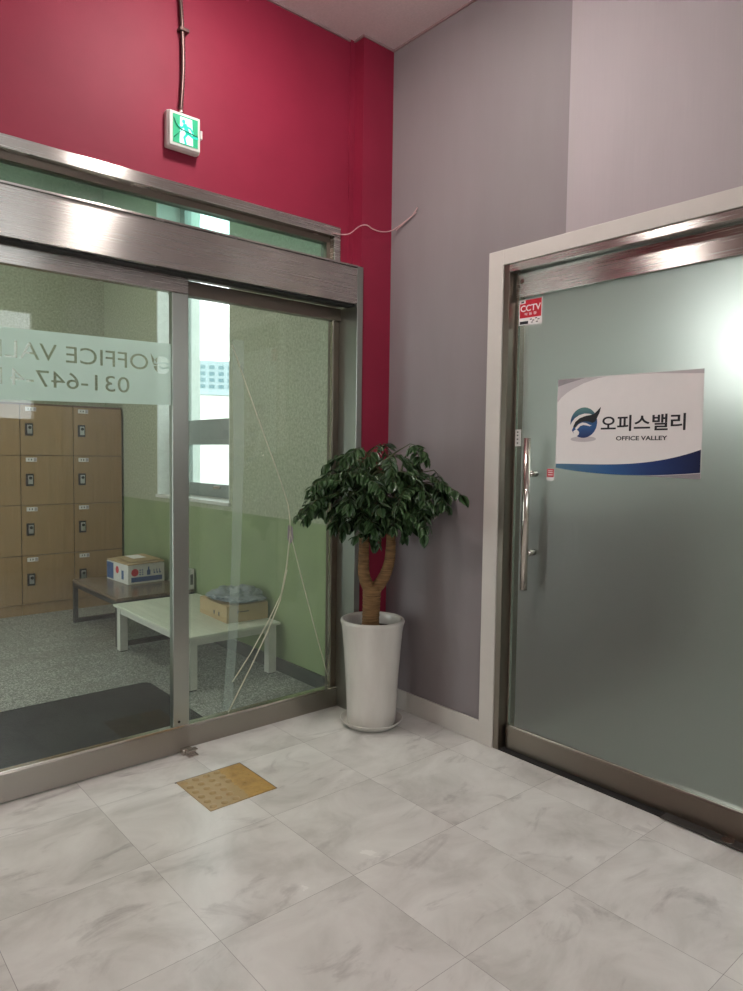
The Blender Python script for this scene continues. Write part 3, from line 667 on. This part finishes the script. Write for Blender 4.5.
# ================================================================== EXIT SIGN, CONDUIT, WIRE
ex_ = empty('exit_sign', (1.42, 2.985, 2.745), 'lit green emergency exit sign with running figure on the crimson wall', 'exit sign')
EY = 2.947
MB().box(1.342, 1.496, EY, 2.984, 2.722, 2.879, bev=.008).build('housing', 'white_plastic', ex_)
MB().box(1.346, 1.492, EY-.012, EY, 2.726, 2.875, bev=.006).build('bezel', 'white_plastic', ex_)
yf = EY-.0125
MB().box(1.362, 1.478, yf-.002, yf, 2.741, 2.861).build('green_panel', 'sign_green', ex_)
def ef(u, v, d=.0025): return (1.362+.116*u, yf-d, 2.741+.120*v)
wd = MB(); wd.slab([ef(.26, .03), ef(.80, .03), ef(.76, .95), ef(.28, .95)], (0, -.0006, 0)); wd.build('doorway_field', 'sign_white', ex_)
mn = MB()
mn.slab([ef(.42+.07*math.cos(R(a)), .80+.08*math.sin(R(a)), .0033) for a in range(0, 360, 20)], (0, -.0005, 0))
def limb(pts, w_):
    for a, c in zip(pts, pts[1:]):
        d = Vector((c[0]-a[0], c[1]-a[1])); nn = Vector((-d.y, d.x)).normalized()*w_; d = d.normalized()*w_*.6
        mn.slab([ef(a[0]-d.x+nn.x, a[1]-d.y+nn.y, .0033), ef(a[0]-d.x-nn.x, a[1]-d.y-nn.y, .0033), ef(c[0]+d.x-nn.x, c[1]+d.y-nn.y, .0033), ef(c[0]+d.x+nn.x, c[1]+d.y+nn.y, .0033)], (0, -.0005, 0))
limb([(.47, .68), (.58, .42)], .085); limb([(.47, .68), (.33, .56), (.22, .62)], .035); limb([(.50, .66), (.70, .62), (.80, .48)], .035)
limb([(.56, .40), (.44, .24), (.50, .05)], .045); limb([(.60, .42), (.78, .34), (.98, .36)], .045)
mn.build('running_figure', 'sign_cyan', ex_)
# crack-like dark wires seen over the panel
MB().tube([ef(.02, .85, .006), ef(.12, .62, .006), ef(.30, .50, .006), ef(.62, .46, .006), ef(.98, .40, .006)], .0022, 6).build('front_wire', 'green_print', ex_)
MB().tube([ef(.02, .15, .006), ef(.20, .34, .006), ef(.34, .48, .006)], .0016, 6).build('front_wire', 'green_print', ex_)
MB().box(1.488, 1.499, EY-.02, EY+.01, 2.785, 2.822, bev=.003).build('clip', 'white_plastic', ex_)
cd = empty('cable_conduit', (1.42, 2.97, 2.869), 'dark flexible metal conduit running up the crimson wall from the exit sign', 'conduit')
pts = []
for i in range(90):
    z = 2.885+(CZ-.006-2.885)*i/89; t = i/89
    pts.append((1.413+.010*math.sin(t*5)+.008*t, 2.968, z))
MT['conduit'] = plain('conduit_metal', (92, 74, 70), .35, .8)
MB().tube(pts, [.0105 if i % 2 else .0085 for i in range(90)], 10).build('hose', 'conduit', cd)
MB().tube([(1.413, 2.966, 2.8795), (1.413, 2.966, 2.90)], .012, 12).build('gland', 'chrome', cd)
cp = MB(); cp.box(1.405, 1.450, 2.953, 2.984, 3.235, 3.250, bev=.002); cp.build('clamp', 'conduit', cd)
# loose wire
wpts = [(2.255, 2.955, 2.545), (2.30, 2.945, 2.545), (2.335, 2.92, 2.552), (2.365, 2.88, 2.585), (2.40, 2.862, 2.596), (2.44, 2.860, 2.585), (2.50, 2.860, 2.583), (2.56, 2.855, 2.598), (2.596, 2.835, 2.622), (2.600, 2.78, 2.640), (2.602, 2.72, 2.660), (2.602, 2.700, 2.668)]
def smooth(pts, k=5):
    P = [Vector(p) for p in pts]; out = []
    for i in range(len(P)-1):
        a, b2, c, d = P[max(i-1, 0)], P[i], P[i+1], P[min(i+2, len(P)-1)]
        for j in range(k):
            t = j/k; out.append(.5*((2*b2)+(c-a)*t+(2*a-5*b2+4*c-d)*t*t+(3*b2-a-3*c+d)*t**3))
    out.append(P[-1]); return out
MT['wire'] = plain('pale_wire', (196, 160, 158), .5)
wr_ = empty('loose_wire', (2.45, 2.86, 2.58), 'thin pale loose wire strung from transom frame across the pillar to the wallpaper', 'wire')
MB().tube(smooth(wpts), .0028, 6).build('strand', 'wire', wr_)
MB().tube(smooth([(2.592, 2.842, 2.606), (2.598, 2.79, 2.632), (2.600, 2.73, 2.655), (2.602, 2.69, 2.690)]), .0028, 6).build('strand', 'wire', wr_)

# ================================================================== TACTILE TILE, MAT
def tactile(x0, y0, s, label, name='tactile_tile', z=0.0005):
    t = MB(); t.box(x0, x0+s, y0, y0+s, z, z+.003, bev=.0008)
    k_ = 6; d = s/k_
    for i in range(k_):
        for j in range(k_):
            c = (x0+d*(i+.5), y0+d*(j+.5), z+.003)
            worn = (i > 3) or (i == 3 and j < 3)
            if worn: t.lathe(c, [(0, .0014), (.004, .0012), (.006, 0)], 14)
            else: t.lathe(c, [(0, .0066), (.0095, .0062), (.0125, .0046), (.0155, 0)], 20)
    return tag(t.build(name, 'tactile', org=(x0+s/2, y0+s/2, z)), label, 'tactile tile')
tactile(1.266, 2.410, .303, 'worn ochre tactile paving tile set in the pale lobby floor')
rc = MB()
for (a, c, d_, e) in ((1.261, 1.5735, 2.7135, 2.7185), (1.569, 1.5735, 2.410, 2.7135)): rc.box(a, c, d_, e, 0.0003, .0016)
tag(rc.build('trim_8', 'dark_gap'), 'dark recess edge around the ochre tactile tile', 'tile edge', kind='structure')
tactile(.60, 4.045, .30, 'ochre tactile tile on the hall floor just behind the charcoal mat')
mt = MB(); N = 6; r_ = .05
pts2 = [(-.30, 3.16), (1.69, 3.16)]+[(1.70-r_+r_*math.cos(R(a)), 4.03-r_+r_*math.sin(R(a))) for a in range(0, 91, 15)]+[(-.30, 4.03)]
mt.slab([(x, y, .0005) for x, y in pts2], (0, 0, .010)); tag(mt.build('door_mat', 'carpet', org=(.7, 3.6, .0005)), 'large charcoal carpet mat on the hall floor behind the sliding door', 'mat')

# ================================================================== LOCKERS
LY = 6.33; cols = [1.155, 1.582, 2.009, 2.438]; rows = [.093, .507, .934, 1.352, 1.775]
def make_locker(x0, x1):
    t = empty('locker_unit', (x0, LY, 0), '', 'locker'); g = .003
    c = MB(); c.box(x0+.001, x1-.001, LY+.02, LY+.46, .093, 1.79); c.build('body', 'locker_edge', t)
    MB().box(x0+.001, x1-.001, LY+.012, LY+.45, 0, .092).build('plinth', 'locker', t)
    for r0, r1 in zip(rows, rows[1:]):
        d = MB().box(x0+g, x1-g, LY, LY+.019, r0+g, r1-g, bev=.001).build('locker_door', 'locker', t)
        lx = x0+.07; lz = r1-.205
        k_ = MB(); k_.box(lx-.031, lx+.031, LY-.006, LY-.0005, lz-.052, lz+.052, bev=.004); k_.mi = 1
        k_.box(lx-.016, lx+.022, LY-.016, LY-.0062, lz-.036, lz+.038, bev=.004); k_.mi = 0
        k_.tube([(lx+.003, LY-.0165, lz+.016), (lx+.003, LY-.021, lz+.016)], .013, 14)
        k_.build('lock', ['lock_black', 'lock_silver'], d)
        k_ = MB(); k_.box(lx-.028, lx+.058, LY-.0025, LY-.0005, r1-.052, r1-.018); k_.mi = 1
        k_.box(lx-.008, lx-.002, LY-.0032, LY-.0026, r1-.042, r1-.027); k_.box(lx+.012, lx+.020, LY-.0032, LY-.0026, r1-.042, r1-.027); k_.mi = 2; k_.box(lx+.034, lx+.056, LY-.0032, LY-.0026, r1-.049, r1-.021)
        k_.build('number_plate', ['white_plastic', 'lock_black', 'grey_print'], d)
    return t
u1 = make_locker(cols[1], cols[2]); u1['label'] = 'full four-door maple locker column in the middle, between its neighbours'; u1['group'] = 'maple locker columns in the hall'
for i, lab in ((0, 'maple locker column cut off by the left edge of the photo'), (2, 'maple locker column at the right, against the green hall wall and behind the dark bench')):
    c_ = copy_tree(u1); c_.location.x = cols[i]; c_['label'] = lab

# ================================================================== BENCH + TABLE
bn = empty('low_bench', (2.15, 5.35, 0), 'low dark bench on iron frame in front of the lockers, white carton on it', 'bench')
BX0, BX1, BY0, BY1, BH = 1.842, 2.435, 4.90, 5.86, .352
MB().box(BX0, BX1, BY0, BY1, BH-.022, BH, bev=.002).build('seat_board', 'bench_dark', bn)
f_ = MB(); t_ = .032
f_.box(BX0, BX0+t_, BY0, BY1, BH-.0545, BH-.0225); f_.box(BX1-t_, BX1, BY0, BY1, BH-.0545, BH-.0225)
f_.box(BX0+t_, BX1-t_, BY0, BY0+t_, BH-.0545, BH-.0225); f_.box(BX0+t_, BX1-t_, BY1-t_, BY1, BH-.0545, BH-.0225); f_.build('seat_frame', 'iron', bn)
for y in (BY0, BY1-t_):
    for x in (BX0, BX1-t_): MB().box(x, x+t_, y, y+t_, 0, BH-.055).build('leg', 'iron', bn)
    MB().box(BX0+t_, BX1-t_, y, y+t_, .0, t_).build('floor_bar', 'iron', bn)
tb = empty('low_table', (2.12, 4.26, 0), 'low white table with square legs behind the sliding door stile, brown carton on it', 'table')
TX0, TX1, TY0, TY1, TH = 1.795, 2.435, 3.70, 4.85, .330
MB().box(TX0, TX1, TY0, TY1, TH-.018, TH, bev=.004).build('tabletop', 'table_white', tb)
f_ = MB()
f_.box(TX0+.025, TX0+.043, TY0+.075, TY1-.075, TH-.062, TH-.0185); f_.box(TX1-.043, TX1-.025, TY0+.075, TY1-.075, TH-.062, TH-.0185)
f_.box(TX0+.075, TX1-.075, TY0+.025, TY0+.043, TH-.062, TH-.0185); f_.box(TX0+.075, TX1-.075, TY1-.043, TY1-.025, TH-.062, TH-.0185); f_.build('apron', 'table_leg', tb)
for x in (TX0+.02, TX1-.075):
    for y in (TY0+.02, TY1-.075):
        lg = MB().box(x, x+.055, y, y+.055, .006, TH-.0185, bev=.002).build('leg', 'table_leg', tb)
        MB().box(x+.004, x+.051, y+.004, y+.051, 0, .0055).build('foot_pad', 'dark_gap', lg)
# carton A on the bench
def rz(a): return Matrix.Rotation(R(a), 3, 'Z')
def boxpts(org, ang): 
    m_ = rz(ang); o3 = Vector(org); return lambda x, y, z: o3+m_ @ Vector((x, y, z))
ca = empty('printed_carton', (2.12, 5.36, BH), 'white and blue printed carton with loose brown lid on the dark low bench', 'carton')
F = boxpts((2.105, 5.36, BH+.0005), 3); w_, d_, h_ = .305, .40, .150
c = MB(); c.slab([F(0, 0, 0), F(w_, 0, 0), F(w_, d_, 0), F(0, d_, 0)], (0, 0, h_)); c.build('body', 'carton_white', ca)
c = MB(); c.slab([F(-.004, -.01, h_+.001), F(w_*.97, -.02, h_+.012), F(w_*.97, d_*.98, h_+.020), F(0, d_*.98, h_+.006)], (0, 0, .008))
c.slab([F(.03, .04, h_+.020), F(w_*.9, .0, h_+.030), F(w_*.86, d_*.7, h_+.040), F(.05, d_*.8, h_+.028)], (0, 0, .003)); c.build('lid_flap', 'carton_brown', ca)
c = MB(); c.slab([F(.10, .12, h_+.0335), F(.20, .10, h_+.038), F(.19, .24, h_+.0445), F(.09, .26, h_+.041)], (0, 0, .001)); c.build('shipping_label', 'white_print', ca)
def onf(x0, x1, z0, z1, e=.0006): return [F(x0, -e, z0), F(x1, -e, z0), F(x1, -e, z1), F(x0, -e, z1)]
def onl(y0, y1, z0, z1, e=.0006): return [F(-e, y1, z0), F(-e, y0, z0), F(-e, y0, z1), F(-e, y1, z1)]
c = MB(); nrm = F(0, -1, 0)-F(0, 0, 0); nl = F(-1, 0, 0)-F(0, 0, 0)
c.slab(onf(.025, .285, .014, .052), nrm*.0006); c.build('blue_band', 'blue_print', ca)
c = MB(); c.slab(onl(.27, .395, .010, .142), nl*.0006); c.build('blue_side_panel', 'blue_print', ca)
c = MB(); c.slab(onl(.08, .12, .03, .10), nl*.0006); c.build('blue_side_mark', 'blue_print', ca); c = MB()
c.slab([F(x, -.0006, z) for x, z in ((.155, .062), (.185, .062), (.185, .098), (.176, .106), (.176, .128), (.164, .128), (.164, .106), (.155, .098))], nrm*.0006); c.build('bottle_mark', 'blue_print', ca); c = MB()
for x in (.092, .112): 
    for z in (.066, .084, .102): c.slab(onf(x, x+.012, z, z+.009), nrm*.0006)
c.build('dotted_print', 'blue_print', ca)
for x in (.212, .236, .26): c = MB(); c.slab([F(a, -.0006, z) for a, z in ((x, .070), (x+.014, .070), (x+.014, .082), (x+.006, .082), (x+.006, .104), (x, .104))], nrm*.0006); c.build('printed_mark', 'blue_print', ca)
c = MB(); c.slab([F(.055+.030*math.cos(R(a)), -.0006, .090+.030*math.sin(R(a))) for a in range(0, 360, 15)], nrm*.0006)
c.build('red_roundel', 'red_print', ca); c = MB(); c.slab([F(-.0006, .20+.030*math.cos(R(a)), .095+.030*math.sin(R(a))) for a in range(0, 360, 15)], nl*.0006); c.build('red_roundel', 'red_print', ca)
# carton B on the table
cb = empty('brown_carton', (2.15, 3.86, TH), 'plain brown carton with a grey plastic bag on top, on the low white table', 'carton')
F = boxpts((2.138, 3.860, TH+.0005), -3); w_, d_, h_ = .292, .40, .105
c = MB(); th = .004
c.slab([F(0, 0, 0), F(w_, 0, 0), F(w_, d_, 0), F(0, d_, 0)], (0, 0, th))
for q in (((0, 0), (w_, 0), (w_, th), (0, th)), ((0, d_-th), (w_, d_-th), (w_, d_), (0, d_)), ((0, th), (th, th), (th, d_-th), (0, d_-th)), ((w_-th, th), (w_, th), (w_, d_-th), (w_-th, d_-th))): c.slab([F(a, b2, th) for a, b2 in q], (0, 0, h_-th))
c.build('body', 'carton_brown', cb)
c = MB(); c.slab([F(0, 0, h_), F(w_, 0, h_), F(w_-.005, .06, h_+.002), F(.005, .06, h_+.002)], (0, 0, .003)); c.slab([F(-.0, .066, h_), F(.005, d_, h_), F(.055, d_-.02, h_+.006), F(.05, .066, h_+.006)], (0, 0, .003)); c.build('top_flap', 'carton_brown', cb)
nrm = F(0, -1, 0)-F(0, 0, 0); nl = F(-1, 0, 0)-F(0, 0, 0)
c = MB()
for x in (.075, .092, .105, .118, .131, .144): c.slab(onf(x, x+.009, .060, .068 + (.006 if x < .08 else 0)), nrm*.0006)
for y in (.10, .17): k = MB(); k.slab(onl(y, y+.018, .03, .055), nl*.0006); k.build('handling_mark', 'black', cb)
c.slab([F(.068, -.0006, .05), F(.078, -.0006, .056), F(.088, -.0006, .076), F(.076, -.0006, .070)], nrm*.0006)
c.build('black_marking', 'black', cb)
# crumpled bag
t = bmesh.new(); bmesh.ops.create_icosphere(t, subdivisions=5, radius=1)
for v in t.verts:
    q = v.co.copy(); s_ = 1+.22*noise.noise(q*1.6+Vector((3, 1, 0)))+.14*(abs(noise.noise(q*3.2))-.2)+.05*noise.noise(q*9)
    ridge = .35*abs(noise.noise(Vector((q.x*2.6, q.y*2.1, 5))))
    z = q.z*.050*s_*(1+ridge*3) if q.z > 0 else q.z*.006
    lp = F(min(.155+q.x*.185*s_, .296), .17+q.y*.195*s_, h_+.024+z + .006*noise.noise(q*6))
    v.co = lp
bg_ = MB(); bg_.merge(t, smooth=False); tag(bg_.build('plastic_bag', 'bag', org=F(.145, .15, h_+.006)), 'crumpled grey plastic mailing bag on top of the brown carton', 'plastic bag')
# small white device at the bench end
wd_ = empty('white_dispenser', (2.416, 4.93, BH), 'small white box with dark slot on the bench end by the green wall', 'box')
MB().box(2.393, 2.440, 4.905, 4.955, BH+.0005, BH+.155, bev=.004).build('housing', 'white_plastic', wd_)
MB().box(2.406, 2.428, 4.9035, 4.9048, BH+.035, BH+.115).build('slot', 'skirting', wd_)

# ================================================================== POTTED TREE
PC = (2.34, 2.70)
sc_ = tag(MB().lathe((PC[0], PC[1], 0), [(0, .001), (.118, .001), (.128, .004), (.150, .022), (.160, .034), (.163, .038), (.160, .040), (.155, .036), (.143, .022), (.125, .013), (0, .012)], 72).build('saucer', 'ceramic', org=(PC[0], PC[1], 0)), 'round cream ceramic saucer under the tall white pot', 'saucer')
pt = empty('potted_tree', (PC[0], PC[1], .0128), 'small tree with glossy drooping leaves in a tall white glazed pot by the corner', 'potted plant')
z0 = .013
MB().lathe((PC[0], PC[1], z0), [(0, 0), (.112, 0), (.122, .004), (.127, .015), (.130, .10), (.138, .25), (.147, .38), (.155, .47), (.160, .510), (.164, .522), (.166, .532), (.164, .540), (.157, .544), (.149, .541), (.144, .532), (.141, .50), (.139, .46)], 72).build('pot', 'ceramic', pt)
sl = MB(); sl.lathe((PC[0], PC[1], z0), [(0, .492), (.05, .496), (.10, .489), (.1385, .484), (.1385, .47), (0, .47)], 40); sl.build('soil', 'soil', pt)
TX, TY = 2.31, 2.675
tr = MB()
def ringed(pts, rad, k=8):
    P = smooth(pts, k); n_ = len(P)-1; rs = []
    for i in range(len(P)):
        t = i/n_*(len(rad)-1); a = min(int(t), len(rad)-2); rs.append((rad[a]+(rad[a+1]-rad[a])*(t-a))*(1+.045*(i % 3 == 0)))
    tr.tube(P, rs, 16)
ringed([(TX-.005, TY, .49), (TX-.005, TY, .56), (TX-.002, TY, .63), (TX, TY, .70), (TX, TY, .735)], [.048, .043, .044, .046, .043], 9)
bl_ = [(TX-.005, TY, .70), (TX-.030, TY+.026, .78), (TX-.032, TY+.030, .87), (TX-.030, TY+.030, .97), (TX-.035, TY+.03, 1.07), (TX-.06, TY+.05, 1.22)]
br_ = [(TX+.005, TY, .70), (TX+.040, TY-.036, .765), (TX+.065, TY-.056, .85), (TX+.072, TY-.060, .95), (TX+.070, TY-.060, 1.05), (TX+.09, TY-.08, 1.22)]
ringed(bl_, [.034, .030, .027, .025, .021, .012]); ringed(br_, [.032, .030, .027, .024, .020, .012])
tk = tr.build('trunk', 'bark', pt)
rr2 = random.Random(11); RV = Vector((.7583, -.6519, 0)); FV = Vector((.6519, .7583, 0))
lf_ = MB(); tw_ = MB()
def leaflet(p, d, nrm_, L):
    d = d.normalized(); nrm_ = (nrm_-d*nrm_.dot(d)).normalized(); s_ = d.cross(nrm_); W = L*rr2.uniform(.26, .33); fold = rr2.uniform(.12, .3); dr = rr2.uniform(.1, .35)
    prof = [(0, .05), (.16, .62), (.38, 1), (.62, .92), (.84, .5), (1, .0)]
    mid = []; lft = []; rgt = []
    for t, w in prof:
        c_ = p+d*L*t-nrm_*L*dr*t*t
        mid.append(lf_.bm.verts.new(c_))
        if w > .01:
            lft.append(lf_.bm.verts.new(c_+s_*W*w+nrm_*W*w*fold)); rgt.append(lf_.bm.verts.new(c_-s_*W*w+nrm_*W*w*fold))
    for i in range(len(prof)-2):
        for sd_ in (lft, rgt):
            f = lf_.bm.faces.new([mid[i], mid[i+1], sd_[i+1], sd_[i]]); f.smooth = True
    for sd_ in (lft, rgt):
        f = lf_.bm.faces.new([mid[-2], mid[-1], sd_[-1]]); f.smooth = True
def ok(p): return p.x < 2.585 and p.y < (2.845 if p.x > 2.34 else 2.94)
def compound(p, d, L, npair, droop):
    pts_ = [p]; d = d.normalized()
    for i in range(npair+1):
        d = (d+Vector((0, 0, -droop))).normalized(); pts_.append(pts_[-1]+d*L/(npair+1))
    for q in pts_:
        if q.x > 2.57: q.x = 2.57-rr2.uniform(0, .02)
        lim = 2.835 if q.x > 2.33 else 2.925
        if q.y > lim: q.y = lim-rr2.uniform(0, .02)
    tw_.tube(pts_, [.0022]+[.0016]*(len(pts_)-1), 5)
    for i in range(1, len(pts_)):
        q = pts_[i]; dd = (pts_[i]-pts_[i-1]).normalized(); sd_ = dd.cross(Vector((0, 0, 1)))
        if sd_.length < .1: sd_ = Vector((1, 0, 0))
        sd_.normalize(); LL = rr2.uniform(.048, .072)
        dirs = [dd*.45+sd_*.9, dd*.45-sd_*.9] if i < len(pts_)-1 else [dd+sd_*.3, dd*.8-sd_*.7, dd*.8+sd_*.8]
        for v in dirs:
            v = v+Vector((rr2.uniform(-.25, .25), rr2.uniform(-.25, .25), rr2.uniform(-.7, .05)))
            tip = q+v.normalized()*LL
            if tip.x > 2.595 or tip.y > (2.86 if tip.x > 2.33 else 2.945): v = Vector((-.5 if tip.x > 2.59 else v.x, -.6 if tip.y > 2.85 else v.y, -.8))
            nn = Vector((rr2.uniform(-.4, .4), rr2.uniform(-.4, .4), 1))
            leaflet(q, v, nn, LL)
CC = Vector((2.275, 2.60, 1.21))
def canopy_point(a, rad, z):  # a: angle in the (right, forward) frame
    v = RV*math.cos(a)*rad*1.0+FV*math.sin(a)*rad*.75
    return Vector((CC.x+v.x, CC.y+v.y, z))
limbs = []
starts = [Vector(bl_[-2]), Vector(br_[-2]), Vector(bl_[-1]), Vector(br_[-1])]
def branch(s, e, rise, n_leaf, r0=.008, Lr=(.14, .20)):
    midp = s.lerp(e, .5)+Vector((0, 0, rise)); P = smooth([s, midp, e], 5)
    for q in P:
        q.x = min(q.x, 2.555); q.y = min(q.y, 2.82 if q.x > 2.33 else 2.91)
    tw_.tube(P, [r0*(1-.7*i/(len(P)-1)) for i in range(len(P))], 6)
    out = (e-s); out.z = 0; out = out.normalized() if out.length > .01 else Vector((1, 0, 0))
    for k_ in range(n_leaf):
        t = .35+.65*k_/max(1, n_leaf-1); i = min(int(t*(len(P)-1)), len(P)-1); q = P[i]
        az = rr2.uniform(-1.4, 1.4); c_, s_ = math.cos(az), math.sin(az)
        dd = Vector((out.x*c_-out.y*s_, out.x*s_+out.y*c_, rr2.uniform(-.1, .45)))
        compound(q.copy(), dd, rr2.uniform(*Lr), rr2.randint(3, 5), rr2.uniform(.16, .34))
# top tier (flat, px 330-430), main tier wide, lower drooping tier
for k_ in range(9):
    a = 2*math.pi*k_/9+rr2.uniform(-.2, .2); branch(starts[2+(k_ % 2)], canopy_point(a, rr2.uniform(.10, .20), rr2.uniform(1.39, 1.46)), .03, 3, .007, (.09, .13))
for k_ in range(15):
    a = 2*math.pi*k_/15+rr2.uniform(-.15, .15); branch(starts[k_ % 4], canopy_point(a, rr2.uniform(.21, .30), rr2.uniform(1.22, 1.36)), .07, 4, .007, (.12, .17))
for k_ in range(12):
    a = 2*math.pi*k_/12+rr2.uniform(-.15, .15); branch(starts[k_ % 2], canopy_point(a, rr2.uniform(.14, .30), rr2.uniform(1.06, 1.2)), .09, 3, .006, (.11, .16))
for a_, r_, z_ in ((-2.2, .10, 1.06), (-1.5, .12, 1.02), (-.9, .14, 1.07), (-1.8, .20, 1.10), (-1.2, .22, 1.12)): branch(starts[0 if a_ < -1.6 else 1], canopy_point(a_, r_, z_), .05, 3, .005, (.08, .12))
# long side sprays
branch(starts[0], Vector((2.08, 2.84, 1.22)), .09, 5, .006, (.13, .18)); branch(starts[1], Vector((2.51, 2.44, 1.26)), .09, 5, .006, (.12, .17))
tw_.build('twigs', 'twig', pt); fo = lf_.build('foliage', 'leaf', pt, fix=False)

# ================================================================== OUTSIDE THE HALL WINDOW
MT['facade'] = plain('pale_tower_facade', (150, 166, 170), .7); MT['facade_glass'] = plain('tower_window', (84, 118, 126), .3)
MT['render_white'] = plain('white_render', (196, 196, 188), .8); MT['render_beige'] = plain('beige_render', (120, 124, 114), .8); MT['ground'] = plain('pale_asphalt', (110, 112, 108), .9)
tag(B(2.9, 600, -150, 900, -6.2, -6.0).build('ground', 'ground'), 'pale open ground far outside the hall window', 'ground', kind='structure')
ang = math.atan2(2.13, 1.0)  # direction through the window, dy/dx
D = 330; T0 = Vector((D*math.cos(1.125), D*math.sin(1.125), 0)); ex2 = Vector((math.sin(1.125), -math.cos(1.125), 0))
ap = empty('apartment_tower', (T0.x, T0.y, -6), 'pale apartment block with rows of windows far outside the hall window', 'building')
def wallbox(mb, o3, ux, u0, u1, z0, z1, d0, d1):
    fwd = Vector((-ux.y, ux.x, 0)); 
    mb.slab([o3+ux*u0+fwd*d0+Vector((0, 0, z0)), o3+ux*u1+fwd*d0+Vector((0, 0, z0)), o3+ux*u1+fwd*d1+Vector((0, 0, z0)), o3+ux*u0+fwd*d1+Vector((0, 0, z0))], (0, 0, z1-z0))
c = MB(); wallbox(c, T0, ex2, -26, 24, -6, 43, 0, 14); c.build('wall', 'facade', ap)
c = MB(); wallbox(c, T0, ex2, -7, 0, 43.05, 47, 2, 9); c.build('roof_house', 'facade', ap)
for r_i in range(9):
    for q in range(12):
        c = MB(); u = -25+q*4.1; z = 16+r_i*2.9; wallbox(c, T0, ex2, u, u+2.4, z, z+1.7, -.12, -.02); c.build('window', 'facade_glass', ap)
D = 26; T1 = Vector((D*math.cos(1.118), D*math.sin(1.118), 0)); ex3 = Vector((math.sin(1.118), -math.cos(1.118), 0))
nb = empty('white_neighbour_building', (T1.x, T1.y, -6), 'blown-out white neighbouring building close outside the hall window', 'building')
c = MB(); wallbox(c, T1, ex3, -.0, 6, -6, 3.45, 0, 6); c.build('white_wall', 'render_white', nb)
c = MB(); wallbox(c, T1, ex3, -6, -.32, -6, 3.35, .6, 5); c.build('beige_wall', 'render_beige', nb)
c = MB(); wallbox(c, T1, ex3, -.30, -.02, -6, 3.6, -.1, .5); c.build('downpipe', 'facade_glass', nb)
c = MB(); wallbox(c, T1, ex3, -.0, 6, 3.46, 3.66, -.05, 6); c.build('parapet', 'facade', nb)
